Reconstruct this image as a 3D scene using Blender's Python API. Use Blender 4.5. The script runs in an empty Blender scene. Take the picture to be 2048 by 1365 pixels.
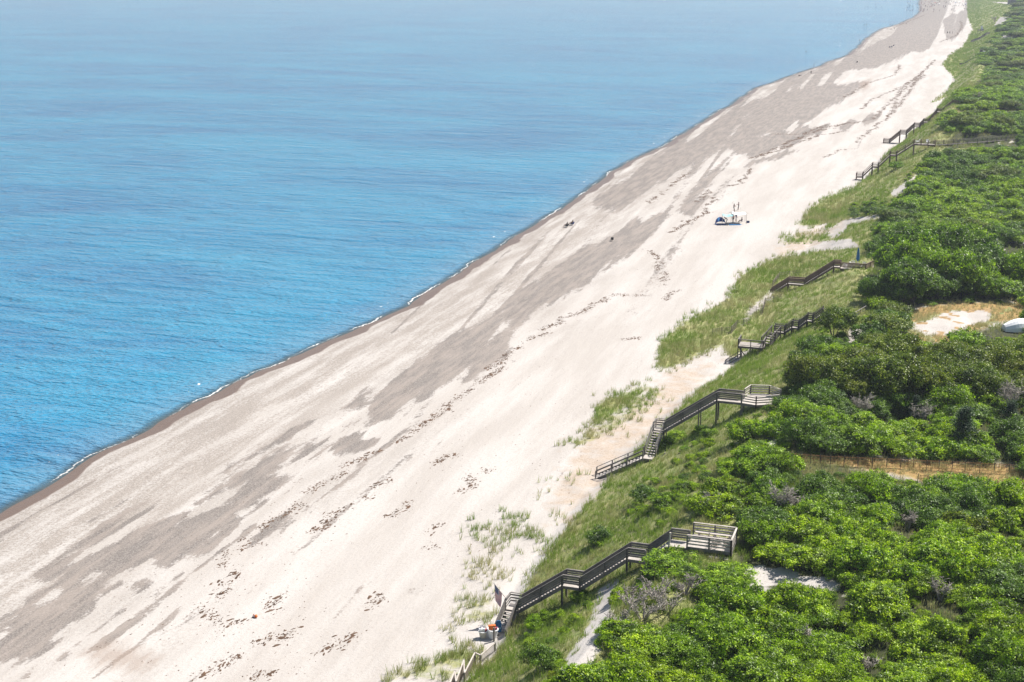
import bpy, bmesh, math, random
import numpy as np
from mathutils import Vector, Matrix
R = math.radians
SC = bpy.context.scene
# ---------------------------------------------------------------- camera, world, sun, exposure
F = 2800.; CH = 58.; HOR = -90.; HEAD = R(18)
PITCH = math.atan((682.5 - HOR) / F)
cam_d = bpy.data.cameras.new('camera'); cam = bpy.data.objects.new('camera', cam_d); SC.collection.objects.link(cam)
cam_d.sensor_width = 36; cam_d.lens = F / 2048 * 36; cam_d.clip_end = 60000; cam_d.clip_start = 1
cam.location = (0, 0, CH); cam.rotation_euler = (R(90) - PITCH, 0, HEAD); SC.camera = cam
SUN_AZ, SUN_EL = R(38), R(52)            # azimuth from +Y towards +X
w = bpy.data.worlds.new('World'); SC.world = w; w.use_nodes = True
nt = w.node_tree; bg = nt.nodes['Background']; bg.inputs[1].default_value = 0.07
sky = nt.nodes.new('ShaderNodeTexSky'); sky.sky_type = 'NISHITA'; sky.sun_disc = False
sky.sun_elevation = SUN_EL; sky.sun_rotation = SUN_AZ; sky.dust_density = 1.6
nt.links.new(sky.outputs[0], bg.inputs[0])
sl = bpy.data.lights.new('sun', 'SUN'); sl.energy = 5.0; sl.angle = R(0.5); sl.color = (1, .955, .89)
so = bpy.data.objects.new('sun', sl); SC.collection.objects.link(so)
sd = Vector((math.sin(SUN_AZ) * math.cos(SUN_EL), math.cos(SUN_AZ) * math.cos(SUN_EL), math.sin(SUN_EL)))
so.rotation_euler = sd.to_track_quat('Z', 'Y').to_euler(); so.location = (100, 100, 150)
SC.view_settings.view_transform = 'Standard'; SC.view_settings.look = 'None'
SC.view_settings.exposure = 0.83; SC.view_settings.gamma = 1
SC.cycles.max_bounces = 6; SC.cycles.transparent_max_bounces = 12; SC.cycles.volume_bounces = 0
SC.cycles.diffuse_bounces = 3; SC.cycles.glossy_bounces = 2; SC.cycles.transmission_bounces = 3

# ---------------------------------------------------------------- photo <-> world
FW = np.array([-math.sin(HEAD) * math.cos(PITCH), math.cos(HEAD) * math.cos(PITCH), -math.sin(PITCH)])
RT = np.array([math.cos(HEAD), math.sin(HEAD), 0.]); UP = np.cross(RT, FW)
CP = np.array([0, 0, CH])
def ray(px, py): return FW * F + RT * (px - 1024) - UP * (py - 682.5)
def unz(px, py, z):
    d = ray(px, py); return CP + d * ((z - CH) / d[2])
def uny(px, py, Y):
    d = ray(px, py); return CP + d * (Y / d[1])
def proj(X, Y, Z):
    a = [X * v[0] + Y * v[1] + (Z - CH) * v[2] for v in (RT, UP, FW)]
    return 1024 + F * a[0] / a[2], 682.5 - F * a[1] / a[2], F / a[2]

# ---------------------------------------------------------------- noise
def vnoise(x, y, seed=0):
    xi = np.floor(x).astype(np.int64); yi = np.floor(y).astype(np.int64); fx = x - xi; fy = y - yi
    fx = fx * fx * (3 - 2 * fx); fy = fy * fy * (3 - 2 * fy)
    def h(a, b):
        n = (a * 374761393 + b * 668265263 + seed * 974634777) & 0x7fffffff
        n = ((n ^ (n >> 13)) * 1274126177) & 0x7fffffff
        return ((n ^ (n >> 16)) & 0xffff) / 65535.
    return (h(xi, yi) * (1 - fx) + h(xi + 1, yi) * fx) * (1 - fy) + (h(xi, yi + 1) * (1 - fx) + h(xi + 1, yi + 1) * fx) * fy
def fbm(x, y, seed=0, o=4):
    s = 0; a = .5
    for k in range(o): s = s + a * vnoise(x, y, seed + k * 17); x = x * 2.03; y = y * 2.03; a *= .5
    return s / (1 - .5 ** o)
def sstep(a, b, x):
    t = np.clip((x - a) / (b - a), 0, 1); return t * t * (3 - 2 * t)

# ---------------------------------------------------------------- terrain
shore_px = [(0,1020),(200,905),(400,800),(600,703),(790,620),(900,558),(1000,490),(1100,428),(1215,352),(1300,303),(1380,262),(1450,218),(1500,182),(1560,160),(1640,132),(1690,112),(1720,92),(1735,75),(1765,58),(1800,48),(1828,34),(1840,24),(1838,8),(1842,-20)]
toe_px = [(900,1365),(985,1275),(1190,975),(1340,800),(1465,725),(1560,585),(1720,360),(1797,286),(1868,229),(1888,195),(1908,160),(1925,130),(1945,85),(1945,0)]
crest_px = [(1135,1365,11.5),(1380,1100,11.6),(1560,790,11),(1700,640,9.2),(1720,535,7.6),(1800,400,9.3),(1868,289,11.8),(1914,198,15.5),(1952,152,10),(1965,112,9.5),(2010,52,14),(2040,0,15)]
def curve(pts, zz=None):
    P = sorted([tuple(unz(p[0], p[1], zz if zz is not None else p[2])[[1, 0]]) for p in pts])
    P = [(0., P[0][1])] + P + [(9000., P[-1][1])]
    return np.array([p[0] for p in P]), np.array([p[1] for p in P])
SH = curve(shore_px, 0.); TO = curve(toe_px, 2.5); CR = curve(crest_px)
CZ = (CR[0], np.array([11.5] + [z for _, z in sorted([(unz(*p)[1], p[2]) for p in crest_px])] + [15.]))
def smooth_i(Y, c):
    s = 0
    for d in (-.03, -.015, 0, .015, .03): s = s + np.interp(Y * (1 + d), *c)
    return s / 5
def XS(Y): return np.interp(Y, *SH) + .7 * (vnoise(Y / 9., Y * 0, 3) - .5) + .4 * (vnoise(Y / 2.7, Y * 0, 33) - .5) + 1.9 * (vnoise(Y / 27., Y * 0, 34) - .5)
def XT(Y): return smooth_i(Y, TO) + 2.2 * (vnoise(Y / 14., Y * 0, 5) - .5)
def XC(Y): return smooth_i(Y, CR) + 2.0 * (vnoise(Y / 11., Y * 0, 6) - .5)
def hz(X, Y):
    X = np.asarray(X, float); Y = np.asarray(Y, float)
    xs, xt, xc, zc = XS(Y), XT(Y), XC(Y), smooth_i(Y, CZ)
    u = np.clip((X - xs) / (xt - xs), 0, 1)
    zb = 1.15 * (1 - np.exp(-np.maximum(X - xs, 0) / 7.)) + 1.2 * u ** 1.5
    zb = zb + .12 * (fbm(X / 6., Y / 14., 9) - .5) * np.minimum(1, np.maximum(X - xs, 0) / 6) + .25 * sstep(.8, 1, u) * (vnoise(X / 2.2, Y / 2.5, 4))
    zb = np.where(X < xs, np.maximum((X - xs) * .09, -3), zb)
    v = (X - xt) / (xc - xt); vv = np.clip(v, 0, 1)
    s = vv * .75 + .25 * sstep(0, 1, vv)
    zf = zb + (zc - zb) * s + np.where(v > 0, 1, 0) * .9 * (fbm(X / 4., Y / 4., 12) - .5) * np.sin(np.pi * vv)
    pl = np.maximum(X - xc, 0)
    far = sstep(350, 700, Y)
    hum = np.minimum(1, pl / 5) * ((fbm(X / 13., Y / 13., 21) - .5) * (2.6 + 3 * far) + (fbm(X / 45., Y / 60., 22) - .5) * (3 + 9 * far))
    return zf + hum
def at(px, py):                       # first hit of a pixel's ray with the ground
    d = ray(px, py); d = d / -d[2]
    t = np.linspace(CH - 24, CH + 1, 9000)
    X = d[0] * t; Y = d[1] * t; g = hz(X, Y); k = np.argmax(CH - t <= g)
    return Vector((X[k], Y[k], float(g[k])))

def pdist(px, py, poly):              # signed distance to a polygon, inside > 0
    n = len(poly); ins = np.zeros(px.shape, bool); dm = np.full(px.shape, 1e9)
    for i in range(n):
        x0, y0 = poly[i]; x1, y1 = poly[(i + 1) % n]
        if y0 != y1:
            c = ((py < y0) != (py < y1)); ins ^= c & (px < (x1 - x0) * (py - y0) / (y1 - y0) + x0)
        ex, ey = x1 - x0, y1 - y0; L = ex * ex + ey * ey + 1e-9
        t = np.clip(((px - x0) * ex + (py - y0) * ey) / L, 0, 1)
        dm = np.minimum(dm, np.hypot(px - x0 - t * ex, (py - y0 - t * ey) * 1.6))
    return np.where(ins, dm, -dm)
def z6(pts): return [(x / 1.784, 600 + y / 1.784) for x, y in pts]
PEB = [z6(p) for p in (
  [(-40,1170),(130,1080),(260,1000),(400,985),(520,990),(530,1030),(380,1060),(380,1100),(250,1180),(200,1250),(100,1290),(-40,1310)],
  [(320,900),(430,850),(560,790),(700,760),(830,770),(840,810),(760,850),(740,890),(650,920),(620,970),(540,960),(430,980),(330,990),(150,1080),(60,1130),(200,1030),(290,950)],
  [(130,980),(250,900),(400,810),(560,720),(680,680),(600,735),(450,805),(300,890),(170,990)],
  [(680,720),(820,640),(950,560),(1020,520),(1130,480),(1250,420),(1280,430),(1100,540),(950,610),(830,670),(700,740)],
  [(860,680),(930,640),(1060,650),(980,690),(880,740)],
  [(960,500),(1150,420),(1290,330),(1450,240),(1550,150),(1700,80),(1800,30),(1800,200),(1650,290),(1500,370),(1400,430),(1310,410),(1220,400),(1050,490),(960,520)],
  [(740,640),(950,500),(960,525),(800,625)], [(1200,490),(1270,480),(1290,510),(1220,520)])]
PEB += [[(1000,622),(1020,590),(1110,535),(1200,480),(1260,440),(1330,425),(1400,360),(1470,300),(1420,370),(1350,430),(1310,465),(1240,520),(1180,560),(1080,610),(1000,660)],
  [(1180,400),(1290,325),(1380,272),(1460,222),(1520,190),(1640,170),(1720,160),(1740,165),(1690,205),(1640,235),(1560,262),(1460,298),(1390,330),(1330,368),(1270,405),(1200,430)],
  [(1600,150),(1700,118),(1740,88),(1800,60),(1845,20),(1850,-10),(1905,-10),(1890,40),(1880,70),(1860,100),(1800,112),(1740,140),(1650,150)],
  [(1440,280),(1560,262),(1680,240),(1640,275),(1560,300),(1500,320),(1460,300)]]
PEB += [[(1640,262),(1700,240),(1760,228),(1750,240),(1690,262)],[(1500,320),(1600,295),(1650,290),(1560,318),(1490,335)],[(1350,420),(1420,385),(1470,350),(1440,392),(1380,428)],[(1880,40),(1925,20),(1930,0),(1945,0),(1935,50),(1900,95)]]
BRN = [z6([(270,1260),(370,1210),(500,1230),(590,1280),(500,1335),(330,1320)]), [(1715,165),(1745,155),(1740,178),(1725,185)]]
TAN = [[(1140,880),(1260,800),(1340,730),(1450,715),(1400,790),(1330,850),(1250,930),(1200,1010),(1090,1030),(1090,980)],[(1540,500),(1600,455),(1740,432),(1700,450),(1640,500),(1560,520)],[(1120,1010),(1190,960),(1160,1050),(1080,1060)]]
SAND = [[(1482,1205),(1478,1150),(1500,1118),(1560,1130),(1600,1150),(1660,1160),(1690,1190),(1640,1180),(1590,1170),(1545,1185),(1510,1210),(1475,1190)],
  [(1810,652),(1860,642),(1890,626),(1985,618),(1975,640),(1930,658),(1880,676),(1850,668)],
  [(1685,700),(1700,655),(1760,655),(1735,675),(1720,700)], [(1180,1250),(1200,1180),(1236,1160),(1222,1240),(1200,1300),(1165,1345),(1112,1352),(1140,1310)],
  [(1525,890),(1545,870),(1560,900),(1540,910)], [(1780,385),(1835,348),(1850,352),(1815,378),(1790,395)], [(1650,465),(1690,440),(1790,425),(1780,432),(1700,450),(1670,478)],
  [(1560,495),(1700,478),(1720,495),(1600,505)], [(1980,4),(2060,6),(2060,12),(2010,9)], [(1985,55),(2000,35),(2030,35),(2010,45)], [(1995,75),(2010,70),(2030,74),(2005,78)],
  [(2005,665),(2060,662),(2060,672),(2010,672)]]
DRY = [[(1790,620),(1880,605),(2060,600),(2060,640),(1990,650),(1900,690),(1850,690),(1800,665)],[(1560,905),(2060,930),(2060,985),(1840,965),(1640,925)],[(1900,225),(2060,224),(2060,232),(1905,230)]]
# dune grass patches on the sand, with density
GR = [([(905,1260),(925,1190),(990,1175),(1010,1230),(960,1255)],.55),([(925,1130),(940,1040),(1000,1010),(1060,1030),(1110,1060),(1130,1120),(1050,1190),(960,1160),(925,1150)],.34),
  ([(740,1365),(900,1290),(985,1290),(960,1365)],.7),([(1120,890),(1170,855),(1195,800),(1290,765),(1345,775),(1300,830),(1200,885),(1150,905)],.85),
  ([(1310,735),(1320,680),(1370,640),(1450,600),(1480,550),(1560,510),(1640,505),(1700,495),(1680,540),(1560,570),(1500,620),(1480,680),(1400,710),(1340,745)],.95),
  ([(1555,490),(1565,472),(1680,458),(1690,475),(1640,490)],.9),([(1595,450),(1620,415),(1660,390),(1740,365),(1800,370),(1790,420),(1700,440),(1620,458)],.95),
  ([(1855,210),(1885,190),(1915,165),(1885,130),(1900,110),(1925,95),(1935,80),(1945,60),(1935,30),(1935,-20),(2000,-20),(1990,60),(1960,120),(1930,180)],1.0),
  ([(1000,1010),(1100,960),(1160,920),(1190,960),(1180,1030),(1100,1060)],.2),
  ([(1475,640),(1550,580),(1545,556),(1480,610)],.8), ([(1440,690),(1500,630),(1560,575),(1650,550),(1620,620),(1520,690),(1460,720)],.95), ([(1180,930),(1260,850),(1340,800),(1330,860),(1250,930),(1200,980)],.25)]
def terr_masks(X, Y, Z):
    px, py, s = proj(X, Y, Z)
    def mk(polys, soft):
        m = np.full(X.shape, -1e9)
        for p in polys: m = np.maximum(m, pdist(px, py, p))
        return np.clip(.5 + m / s / soft, 0, 1)
    return px, py, s, mk
def grass_density(X, Y, Z):
    px, py, s, mk = terr_masks(X, Y, Z)
    v = (X - XT(Y)) / (XC(Y) - XT(Y))
    g = sstep(.0, .12, v) * (1 - .5 * sstep(1.3, 1.8, v))
    for p, d in GR: g = np.maximum(g, np.clip(.5 + pdist(px, py, p) / s / 2.5, 0, 1) * d)
    g = np.maximum(g, .8 * mk(DRY, 2.)); g = g * (1 - mk(SAND, .8)) * (1 - .3 * np.clip(mk(TAN, 1.5), 0, 1))
    return np.clip(g, 0, 1)

def tag(o, label=None, cat=None, group=None, kind=None):
    for k, v in (('label', label), ('category', cat), ('group', group), ('kind', kind)):
        if v: o[k] = v
    return o
def link(o, parent=None):
    SC.collection.objects.link(o)
    if parent is not None: o.parent = parent
    return o
def npmesh(name, co, faces, mats=(), smooth=False, attrs={}):
    """co (n,3); faces (m,k) int array"""
    me = bpy.data.meshes.new(name); co = np.ascontiguousarray(co, np.float32); faces = np.ascontiguousarray(faces, np.int32)
    n, k = faces.shape
    me.vertices.add(len(co)); me.vertices.foreach_set('co', co.ravel())
    me.loops.add(n * k); me.loops.foreach_set('vertex_index', faces.ravel())
    me.polygons.add(n); me.polygons.foreach_set('loop_start', np.arange(0, n * k, k, dtype=np.int32))
    me.update(calc_edges=True)
    if smooth: me.polygons.foreach_set('use_smooth', np.ones(n, bool))
    for a, v in attrs.items():
        at_ = me.attributes.new(a, 'FLOAT', 'POINT'); at_.data.foreach_set('value', np.ascontiguousarray(v, np.float32))
    for m in mats: me.materials.append(m)
    return me

# ---------------------------------------------------------------- materials
class NT:
    def __init__(s, name):
        s.m = bpy.data.materials.new(name); s.m.use_nodes = True; s.t = s.m.node_tree; s.t.nodes.clear()
    def n(s, typ, ins={}, **kw):
        nd = s.t.nodes.new(typ)
        for k, v in kw.items(): setattr(nd, k, v)
        for k, v in ins.items():
            if isinstance(v, bpy.types.NodeSocket): s.t.links.new(v, nd.inputs[k])
            else: nd.inputs[k].default_value = v
        return nd
    def attr(s, a): return s.n('ShaderNodeAttribute', attribute_name=a).outputs['Fac']
    def m2(s, op, a, b=0., clamp=False): return s.n('ShaderNodeMath', {0: a, 1: b}, operation=op, use_clamp=clamp).outputs[0]
    def mix(s, f, a, b): 
        nd = s.n('ShaderNodeMix', data_type='RGBA'); 
        for i, v in ((0, f), (6, a), (7, b)):
            if isinstance(v, bpy.types.NodeSocket): s.t.links.new(v, nd.inputs[i])
            else: nd.inputs[i].default_value = v if i == 0 else (*v, 1)
        return nd.outputs[2]
    def noise(s, vec, scale, detail=3., rough=.55, dist=0.):
        return s.n('ShaderNodeTexNoise', {'Vector': vec, 'Scale': scale, 'Detail': detail, 'Roughness': rough, 'Distortion': dist}).outputs['Fac']
    def mapr(s, v, a, b, c=0., d=1., smooth=False):
        return s.n('ShaderNodeMapRange', {0: v, 1: a, 2: b, 3: c, 4: d}, interpolation_type='SMOOTHSTEP' if smooth else 'LINEAR').outputs[0]
    def pos(s, scale=(1, 1, 1), rot=(0, 0, 0)):
        g = s.n('ShaderNodeNewGeometry').outputs['Position']
        return s.n('ShaderNodeMapping', {0: g, 2: rot, 3: scale}).outputs[0]
    def out(s, sh): s.n('ShaderNodeOutputMaterial', {0: sh}); return s.m
def simple(name, col, rough=.7, var=.12, spec=.3, metal=0., nscale=3.):
    t = NT(name); p = t.n('ShaderNodeTexCoord').outputs['Object']
    n = t.noise(p, nscale, 3.)
    k = t.mapr(n, .3, .7, 1 - var, 1 + var)
    c = t.n('ShaderNodeVectorMath', {0: col, 3: k}, operation='SCALE').outputs[0]
    return t.out(t.n('ShaderNodeBsdfPrincipled', {'Base Color': c, 'Roughness': rough, 'Specular IOR Level': spec, 'Metallic': metal}).outputs[0])
def wood(name, a, b, rough=.85):
    t = NT(name); p = t.n('ShaderNodeTexCoord').outputs['Object']
    v = t.n('ShaderNodeMapping', {0: p, 3: (1.2, 1.2, 9)}).outputs[0]
    n = t.noise(v, 2.2, 4.); n2 = t.noise(p, .6, 2.)
    f = t.m2('ADD', t.m2('MULTIPLY', n, .7), t.m2('MULTIPLY', n2, .4))
    c = t.mix(t.mapr(f, .35, .75), a, b)
    bp = t.n('ShaderNodeBump', {'Strength': .3, 'Distance': .01, 'Height': n})
    return t.out(t.n('ShaderNodeBsdfPrincipled', {'Base Color': c, 'Roughness': rough, 'Specular IOR Level': .25, 'Normal': bp.outputs[0]}).outputs[0])
def ground_mat():
    t = NT('ground')
    P = t.pos(); PS = t.pos((1, .28, 1)); PW = t.pos((1, .12, 1))
    fine = t.noise(P, 3.2, 5., .75); med = t.noise(PS, 1.1, 4., .6); big = t.noise(PW, .22, 4., .6); spk = t.noise(P, 6.5, 3., .7)
    sand = t.mix(t.mapr(big, .38, .62), (.372, .340, .310), (.440, .412, .384))
    sand = t.mix(t.mapr(fine, .52, .68, 0, .5), sand, (.31, .265, .23))
    sand = t.mix(t.mapr(spk, .36, .28, 0, .5), sand, (.24, .20, .17))
    # foreshore shell and gravel hash, streaked along the shore
    fs = t.m2('MULTIPLY', t.attr('fore'), t.mapr(t.m2('ADD', t.noise(PW, .45, 5., .6), t.m2('MULTIPLY', t.m2('SUBTRACT', fine, .5), .9)), .36, .56))
    col = t.mix(t.m2('MULTIPLY', fs, .88, True), sand, t.mix(t.mapr(spk, .4, .6), (.185, .160, .138), (.325, .285, .25)))
    # pebble bands
    e = t.m2('ADD', t.attr('peb'), t.m2('MULTIPLY', t.m2('SUBTRACT', med, .5), .9))
    e = t.m2('ADD', e, t.m2('MULTIPLY', t.m2('SUBTRACT', fine, .5), .9))
    pm = t.mapr(e, .40, .60, 0, 1, True)
    pc = t.mix(t.mapr(spk, .40, .60), (.10, .086, .077), (.225, .20, .18))
    pc = t.mix(t.mapr(t.noise(PW, .8, 5., .7), .42, .6, 0, .75), pc, (.265, .225, .195))
    pc = t.mix(t.mapr(fine, .55, .7, 0, .6), pc, (.34, .305, .28))
    col = t.mix(t.m2('MULTIPLY', pm, .92), col, pc)
    e2 = t.m2('ADD', t.attr('brn'), t.m2('MULTIPLY', t.m2('SUBTRACT', med, .5), .8))
    col = t.mix(t.mapr(e2, .4, .8, 0, .6), col, (.26, .20, .16))
    # warm tan dune sand
    tn = t.mapr(t.m2('ADD', t.attr('tan'), t.m2('MULTIPLY', t.m2('SUBTRACT', t.noise(P, .45, 4., .65), .5), 2.2)), .55, 1.1, 0, .75)
    col = t.mix(tn, col, t.mix(t.mapr(fine, .35, .65), (.30, .22, .15), (.44, .36, .29)))
    # wet edge
    wt = t.m2('ADD', t.attr('wet'), t.m2('MULTIPLY', t.m2('SUBTRACT', med, .5), .5))
    col = t.mix(t.mapr(wt, .3, .62, 0, .95, True), col, t.mix(fine, (.095, .060, .042), (.17, .115, .085)))
    # grass cover soil
    gn = t.m2('ADD', t.attr('grass'), t.m2('MULTIPLY', t.m2('SUBTRACT', t.noise(P, .7, 4., .65), .5), .9))
    gc = t.mix(t.mapr(t.noise(P, .35, 4.), .35, .65), (.15, .19, .035), (.32, .30, .12))
    gc = t.mix(t.mapr(fine, .45, .65, 0, .6), gc, (.06, .085, .02))
    col = t.mix(t.mapr(gn, .45, .8, 0, .92, True), col, gc)
    dn = t.mapr(t.m2('ADD', t.attr('dry'), t.m2('MULTIPLY', t.m2('SUBTRACT', med, .5), .8)), .4, .8, 0, .9)
    col = t.mix(dn, col, t.mix(t.mapr(fine, .35, .65), (.15, .075, .03), (.40, .27, .10)))
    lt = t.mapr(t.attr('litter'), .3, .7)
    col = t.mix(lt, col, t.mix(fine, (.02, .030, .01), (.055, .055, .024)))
    hgt = t.m2('ADD', t.m2('MULTIPLY', fine, .5), t.m2('MULTIPLY', med, .6))
    bp = t.n('ShaderNodeBump', {'Strength': .8, 'Distance': .16, 'Height': hgt})
    rg = t.mapr(wt, .3, .62, .9, .35)
    return t.out(t.n('ShaderNodeBsdfPrincipled', {'Base Color': col, 'Roughness': rg, 'Specular IOR Level': .2, 'Normal': bp.outputs[0]}).outputs[0])
def water_mat():
    t = NT('sea_water')
    D = t.attr('dist')
    # ripples run roughly across the view, long gentle swell beneath
    a = t.pos((.22, .66, 1), (0, 0, R(-14))); b = t.pos((.07, .20, 1), (0, 0, R(-26))); c = t.pos((.9, 2.2, 1), (0, 0, R(-4)))
    n1 = t.noise(a, .55, 3., .55, .5); n2 = t.noise(b, .5, 3., .5, .3); n3 = t.noise(c, 1.0, 2., .5)
    h = t.m2('ADD', t.m2('ADD', t.m2('MULTIPLY', n1, .75), t.m2('MULTIPLY', n2, .9)), t.m2('MULTIPLY', n3, .28))
    bp = t.n('ShaderNodeBump', {'Strength': 1., 'Distance': 1.9, 'Height': h})
    pt = t.noise(t.pos((.42, 1, 1), (0, 0, R(-34))), .021, 4., .55, .6)
    pt2 = t.noise(t.pos((.25, 1, 1), (0, 0, R(-18))), .11, 3., .6, .3)
    f = t.m2('ADD', t.m2('MULTIPLY', pt, .75), t.m2('MULTIPLY', pt2, .25))
    col = t.mix(t.mapr(f, .34, .66, 0, 1, True), (.012, .118, .250), (.023, .212, .345))
    rip = t.mapr(t.m2('ADD', t.m2('MULTIPLY', n1, .6), t.m2('MULTIPLY', n2, .4)), .38, .62)
    col = t.mix(t.m2('MULTIPLY', rip, .4), col, (.045, .27, .43))  # paler crests painted into the base colour, imitating light on the ripples
    sh = t.mapr(D, .5, 11., 1, 0, True)
    col = t.mix(t.m2('MULTIPLY', sh, .45), col, (.12, .22, .31))
    w_ = t.n('ShaderNodeBsdfPrincipled', {'Base Color': col, 'Roughness': .10, 'IOR': 1.33, 'Specular IOR Level': .5, 'Normal': bp.outputs[0]}).outputs[0]
    tr = t.n('ShaderNodeBsdfTransparent', {0: (.72, .86, .88, 1)}).outputs[0]
    al = t.mapr(D, 0, 2.2, .85, 0, True)
    s = t.n('ShaderNodeMixShader', {0: al, 1: w_, 2: tr}).outputs[0]
    # foam lines at the swash edge
    along = t.noise(t.pos((.2, 1, 1)), .06, 3., .55)
    wig = t.m2('ADD', D, t.m2('MULTIPLY', t.m2('SUBTRACT', t.noise(t.pos((.3, 1, 1)), .16, 4., .65), .5), 3.2))
    l1 = t.m2('SUBTRACT', 1, t.m2('MULTIPLY', t.m2('ABSOLUTE', t.m2('SUBTRACT', wig, .4)), 4.2), True)
    l2 = t.m2('SUBTRACT', 1, t.m2('MULTIPLY', t.m2('ABSOLUTE', t.m2('SUBTRACT', wig, 4.2)), 2.4), True)
    l2 = t.m2('MULTIPLY', l2, t.mapr(t.noise(t.pos(), .35, 3.), .60, .72))
    fm = t.m2('MULTIPLY', l1, t.mapr(along, .44, .60, 0, .85))
    fm = t.m2('ADD', fm, l2, True)
    fm = t.mapr(t.m2('MULTIPLY', fm, t.mapr(t.noise(t.pos(), 2.2, 3.), .3, .55)), .12, .5)
    fo = t.n('ShaderNodeBsdfPrincipled', {'Base Color': (.62, .60, .57, 1), 'Roughness': .8}).outputs[0]
    return t.out(t.n('ShaderNodeMixShader', {0: fm, 1: s, 2: fo}).outputs[0])
def leaf_mat(name, cols, trans=.3, rough=.45):
    t = NT(name); rnd = t.n('ShaderNodeObjectInfo').outputs['Random']; tint = t.attr('tint')
    c = t.mix(rnd, cols[0], cols[1])
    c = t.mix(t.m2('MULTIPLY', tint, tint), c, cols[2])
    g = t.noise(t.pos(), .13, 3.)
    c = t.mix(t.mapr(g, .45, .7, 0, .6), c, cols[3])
    pg = t.noise(t.pos(), 1.1, 4., .7); c = t.mix(t.mapr(pg, .46, .60, 0, .8, True), c, (.030, .072, .009))  # mixes leaf tones; also paints the shade of deep gaps into the colour
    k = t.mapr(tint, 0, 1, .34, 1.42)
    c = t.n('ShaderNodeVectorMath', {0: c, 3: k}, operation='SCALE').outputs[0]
    p = t.n('ShaderNodeBsdfPrincipled', {'Base Color': c, 'Roughness': rough + .02, 'Specular IOR Level': .26}).outputs[0]
    c2 = t.n('ShaderNodeVectorMath', {0: c, 1: (1.5, 1.7, .6)}, operation='MULTIPLY').outputs[0]
    tr = t.n('ShaderNodeBsdfTranslucent', {0: c2}).outputs[0]
    return t.out(t.n('ShaderNodeMixShader', {0: trans, 1: p, 2: tr}).outputs[0])
M = {}
M['ground'] = ground_mat(); M['water'] = water_mat()
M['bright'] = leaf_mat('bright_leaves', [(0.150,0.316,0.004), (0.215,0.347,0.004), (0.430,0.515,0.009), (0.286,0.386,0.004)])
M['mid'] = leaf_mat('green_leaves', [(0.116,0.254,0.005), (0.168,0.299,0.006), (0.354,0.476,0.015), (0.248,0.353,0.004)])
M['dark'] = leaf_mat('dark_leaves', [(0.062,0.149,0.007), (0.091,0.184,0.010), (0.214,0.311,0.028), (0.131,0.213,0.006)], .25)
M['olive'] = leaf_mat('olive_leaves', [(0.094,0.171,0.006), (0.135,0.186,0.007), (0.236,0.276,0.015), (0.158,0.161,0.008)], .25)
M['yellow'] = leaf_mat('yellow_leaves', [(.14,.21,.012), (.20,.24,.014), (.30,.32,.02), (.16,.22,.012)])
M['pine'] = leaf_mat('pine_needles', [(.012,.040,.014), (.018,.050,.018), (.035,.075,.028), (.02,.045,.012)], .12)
M['bark'] = wood('bark', (.07,.055,.045), (.16,.13,.11))
M['dead'] = wood('dead_wood', (.25,.22,.19), (.42,.38,.33))
M['wood'] = wood('weathered_wood', (.085,.078,.074), (.235,.215,.195))
M['wood_tread'] = wood('weathered_tread', (.30,.27,.245), (.47,.43,.39))
M['wood_dark'] = wood('dark_wood', (.065,.058,.055), (.14,.125,.115))
M['wood_brown'] = wood('brown_wood', (.13,.085,.065), (.24,.17,.135))
M['wood_pale'] = wood('pale_wood', (.34,.30,.27), (.52,.47,.42))
def grass_mat():
    t = NT('beach_grass'); f = t.attr('tint'); st = t.attr('straw')
    c = t.mix(f, (.125,.205,.016), (.27,.39,.055))
    c2 = t.mix(f, (.27,.25,.09), (.55,.52,.27))
    g = t.mapr(t.noise(t.pos(), .22, 3.), .4, .6, -.25, .25)
    c = t.mix(t.mapr(t.m2('ADD', st, g), .3, .75), c, c2)
    p = t.n('ShaderNodeBsdfPrincipled', {'Base Color': c, 'Roughness': .6, 'Specular IOR Level': .3}).outputs[0]
    tr = t.n('ShaderNodeBsdfTranslucent', {0: c}).outputs[0]
    return t.out(t.n('ShaderNodeMixShader', {0: .35, 1: p, 2: tr}).outputs[0])
M['grass'] = grass_mat()
M['weed'] = simple('seaweed', (.085,.05,.03), .9, .5, nscale=1.5)
M['navy'] = simple('navy_cloth', (.015,.04,.17)); M['blue'] = simple('blue_cloth', (.02,.14,.32)); M['teal'] = simple('teal_cloth', (.28,.52,.55))
M['white'] = simple('white_cloth', (.78,.78,.78), .6, .04); M['red'] = simple('red_cloth', (.45,.03,.03)); M['orange'] = simple('orange_cloth', (.65,.16,.03))
M['black'] = simple('black_cloth', (.02,.02,.022)); M['skin'] = simple('skin', (.30,.15,.09), .5); M['skin2'] = simple('backlit_skin', (.18,.085,.05), .5)  # second skin is a darker copy, with backlit shade put into its colour
M['hair'] = simple('dark_hair', (.03,.018,.012)); M['steel'] = simple('steel', (.5,.5,.5), .35, .05, .5, .8); M['plastic'] = simple('beige_plastic', (.50,.47,.40), .5, .05)
M['deckblue'] = simple('slate_blue_decking', (.055,.075,.105), .6, .25); M['slat'] = wood('fence_slat', (.24,.11,.05), (.46,.27,.12)); M['grey_slat'] = wood('grey_fence_slat', (.16,.135,.11), (.28,.24,.20))
M['green'] = simple('green_cloth', (.04,.22,.08)); M['yellowc'] = simple('yellow_cloth', (.7,.5,.05)); M['pink'] = simple('pink_cloth', (.6,.15,.22)); M['wall'] = simple('white_shingle', (.68,.66,.62), .8, .08)

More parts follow.
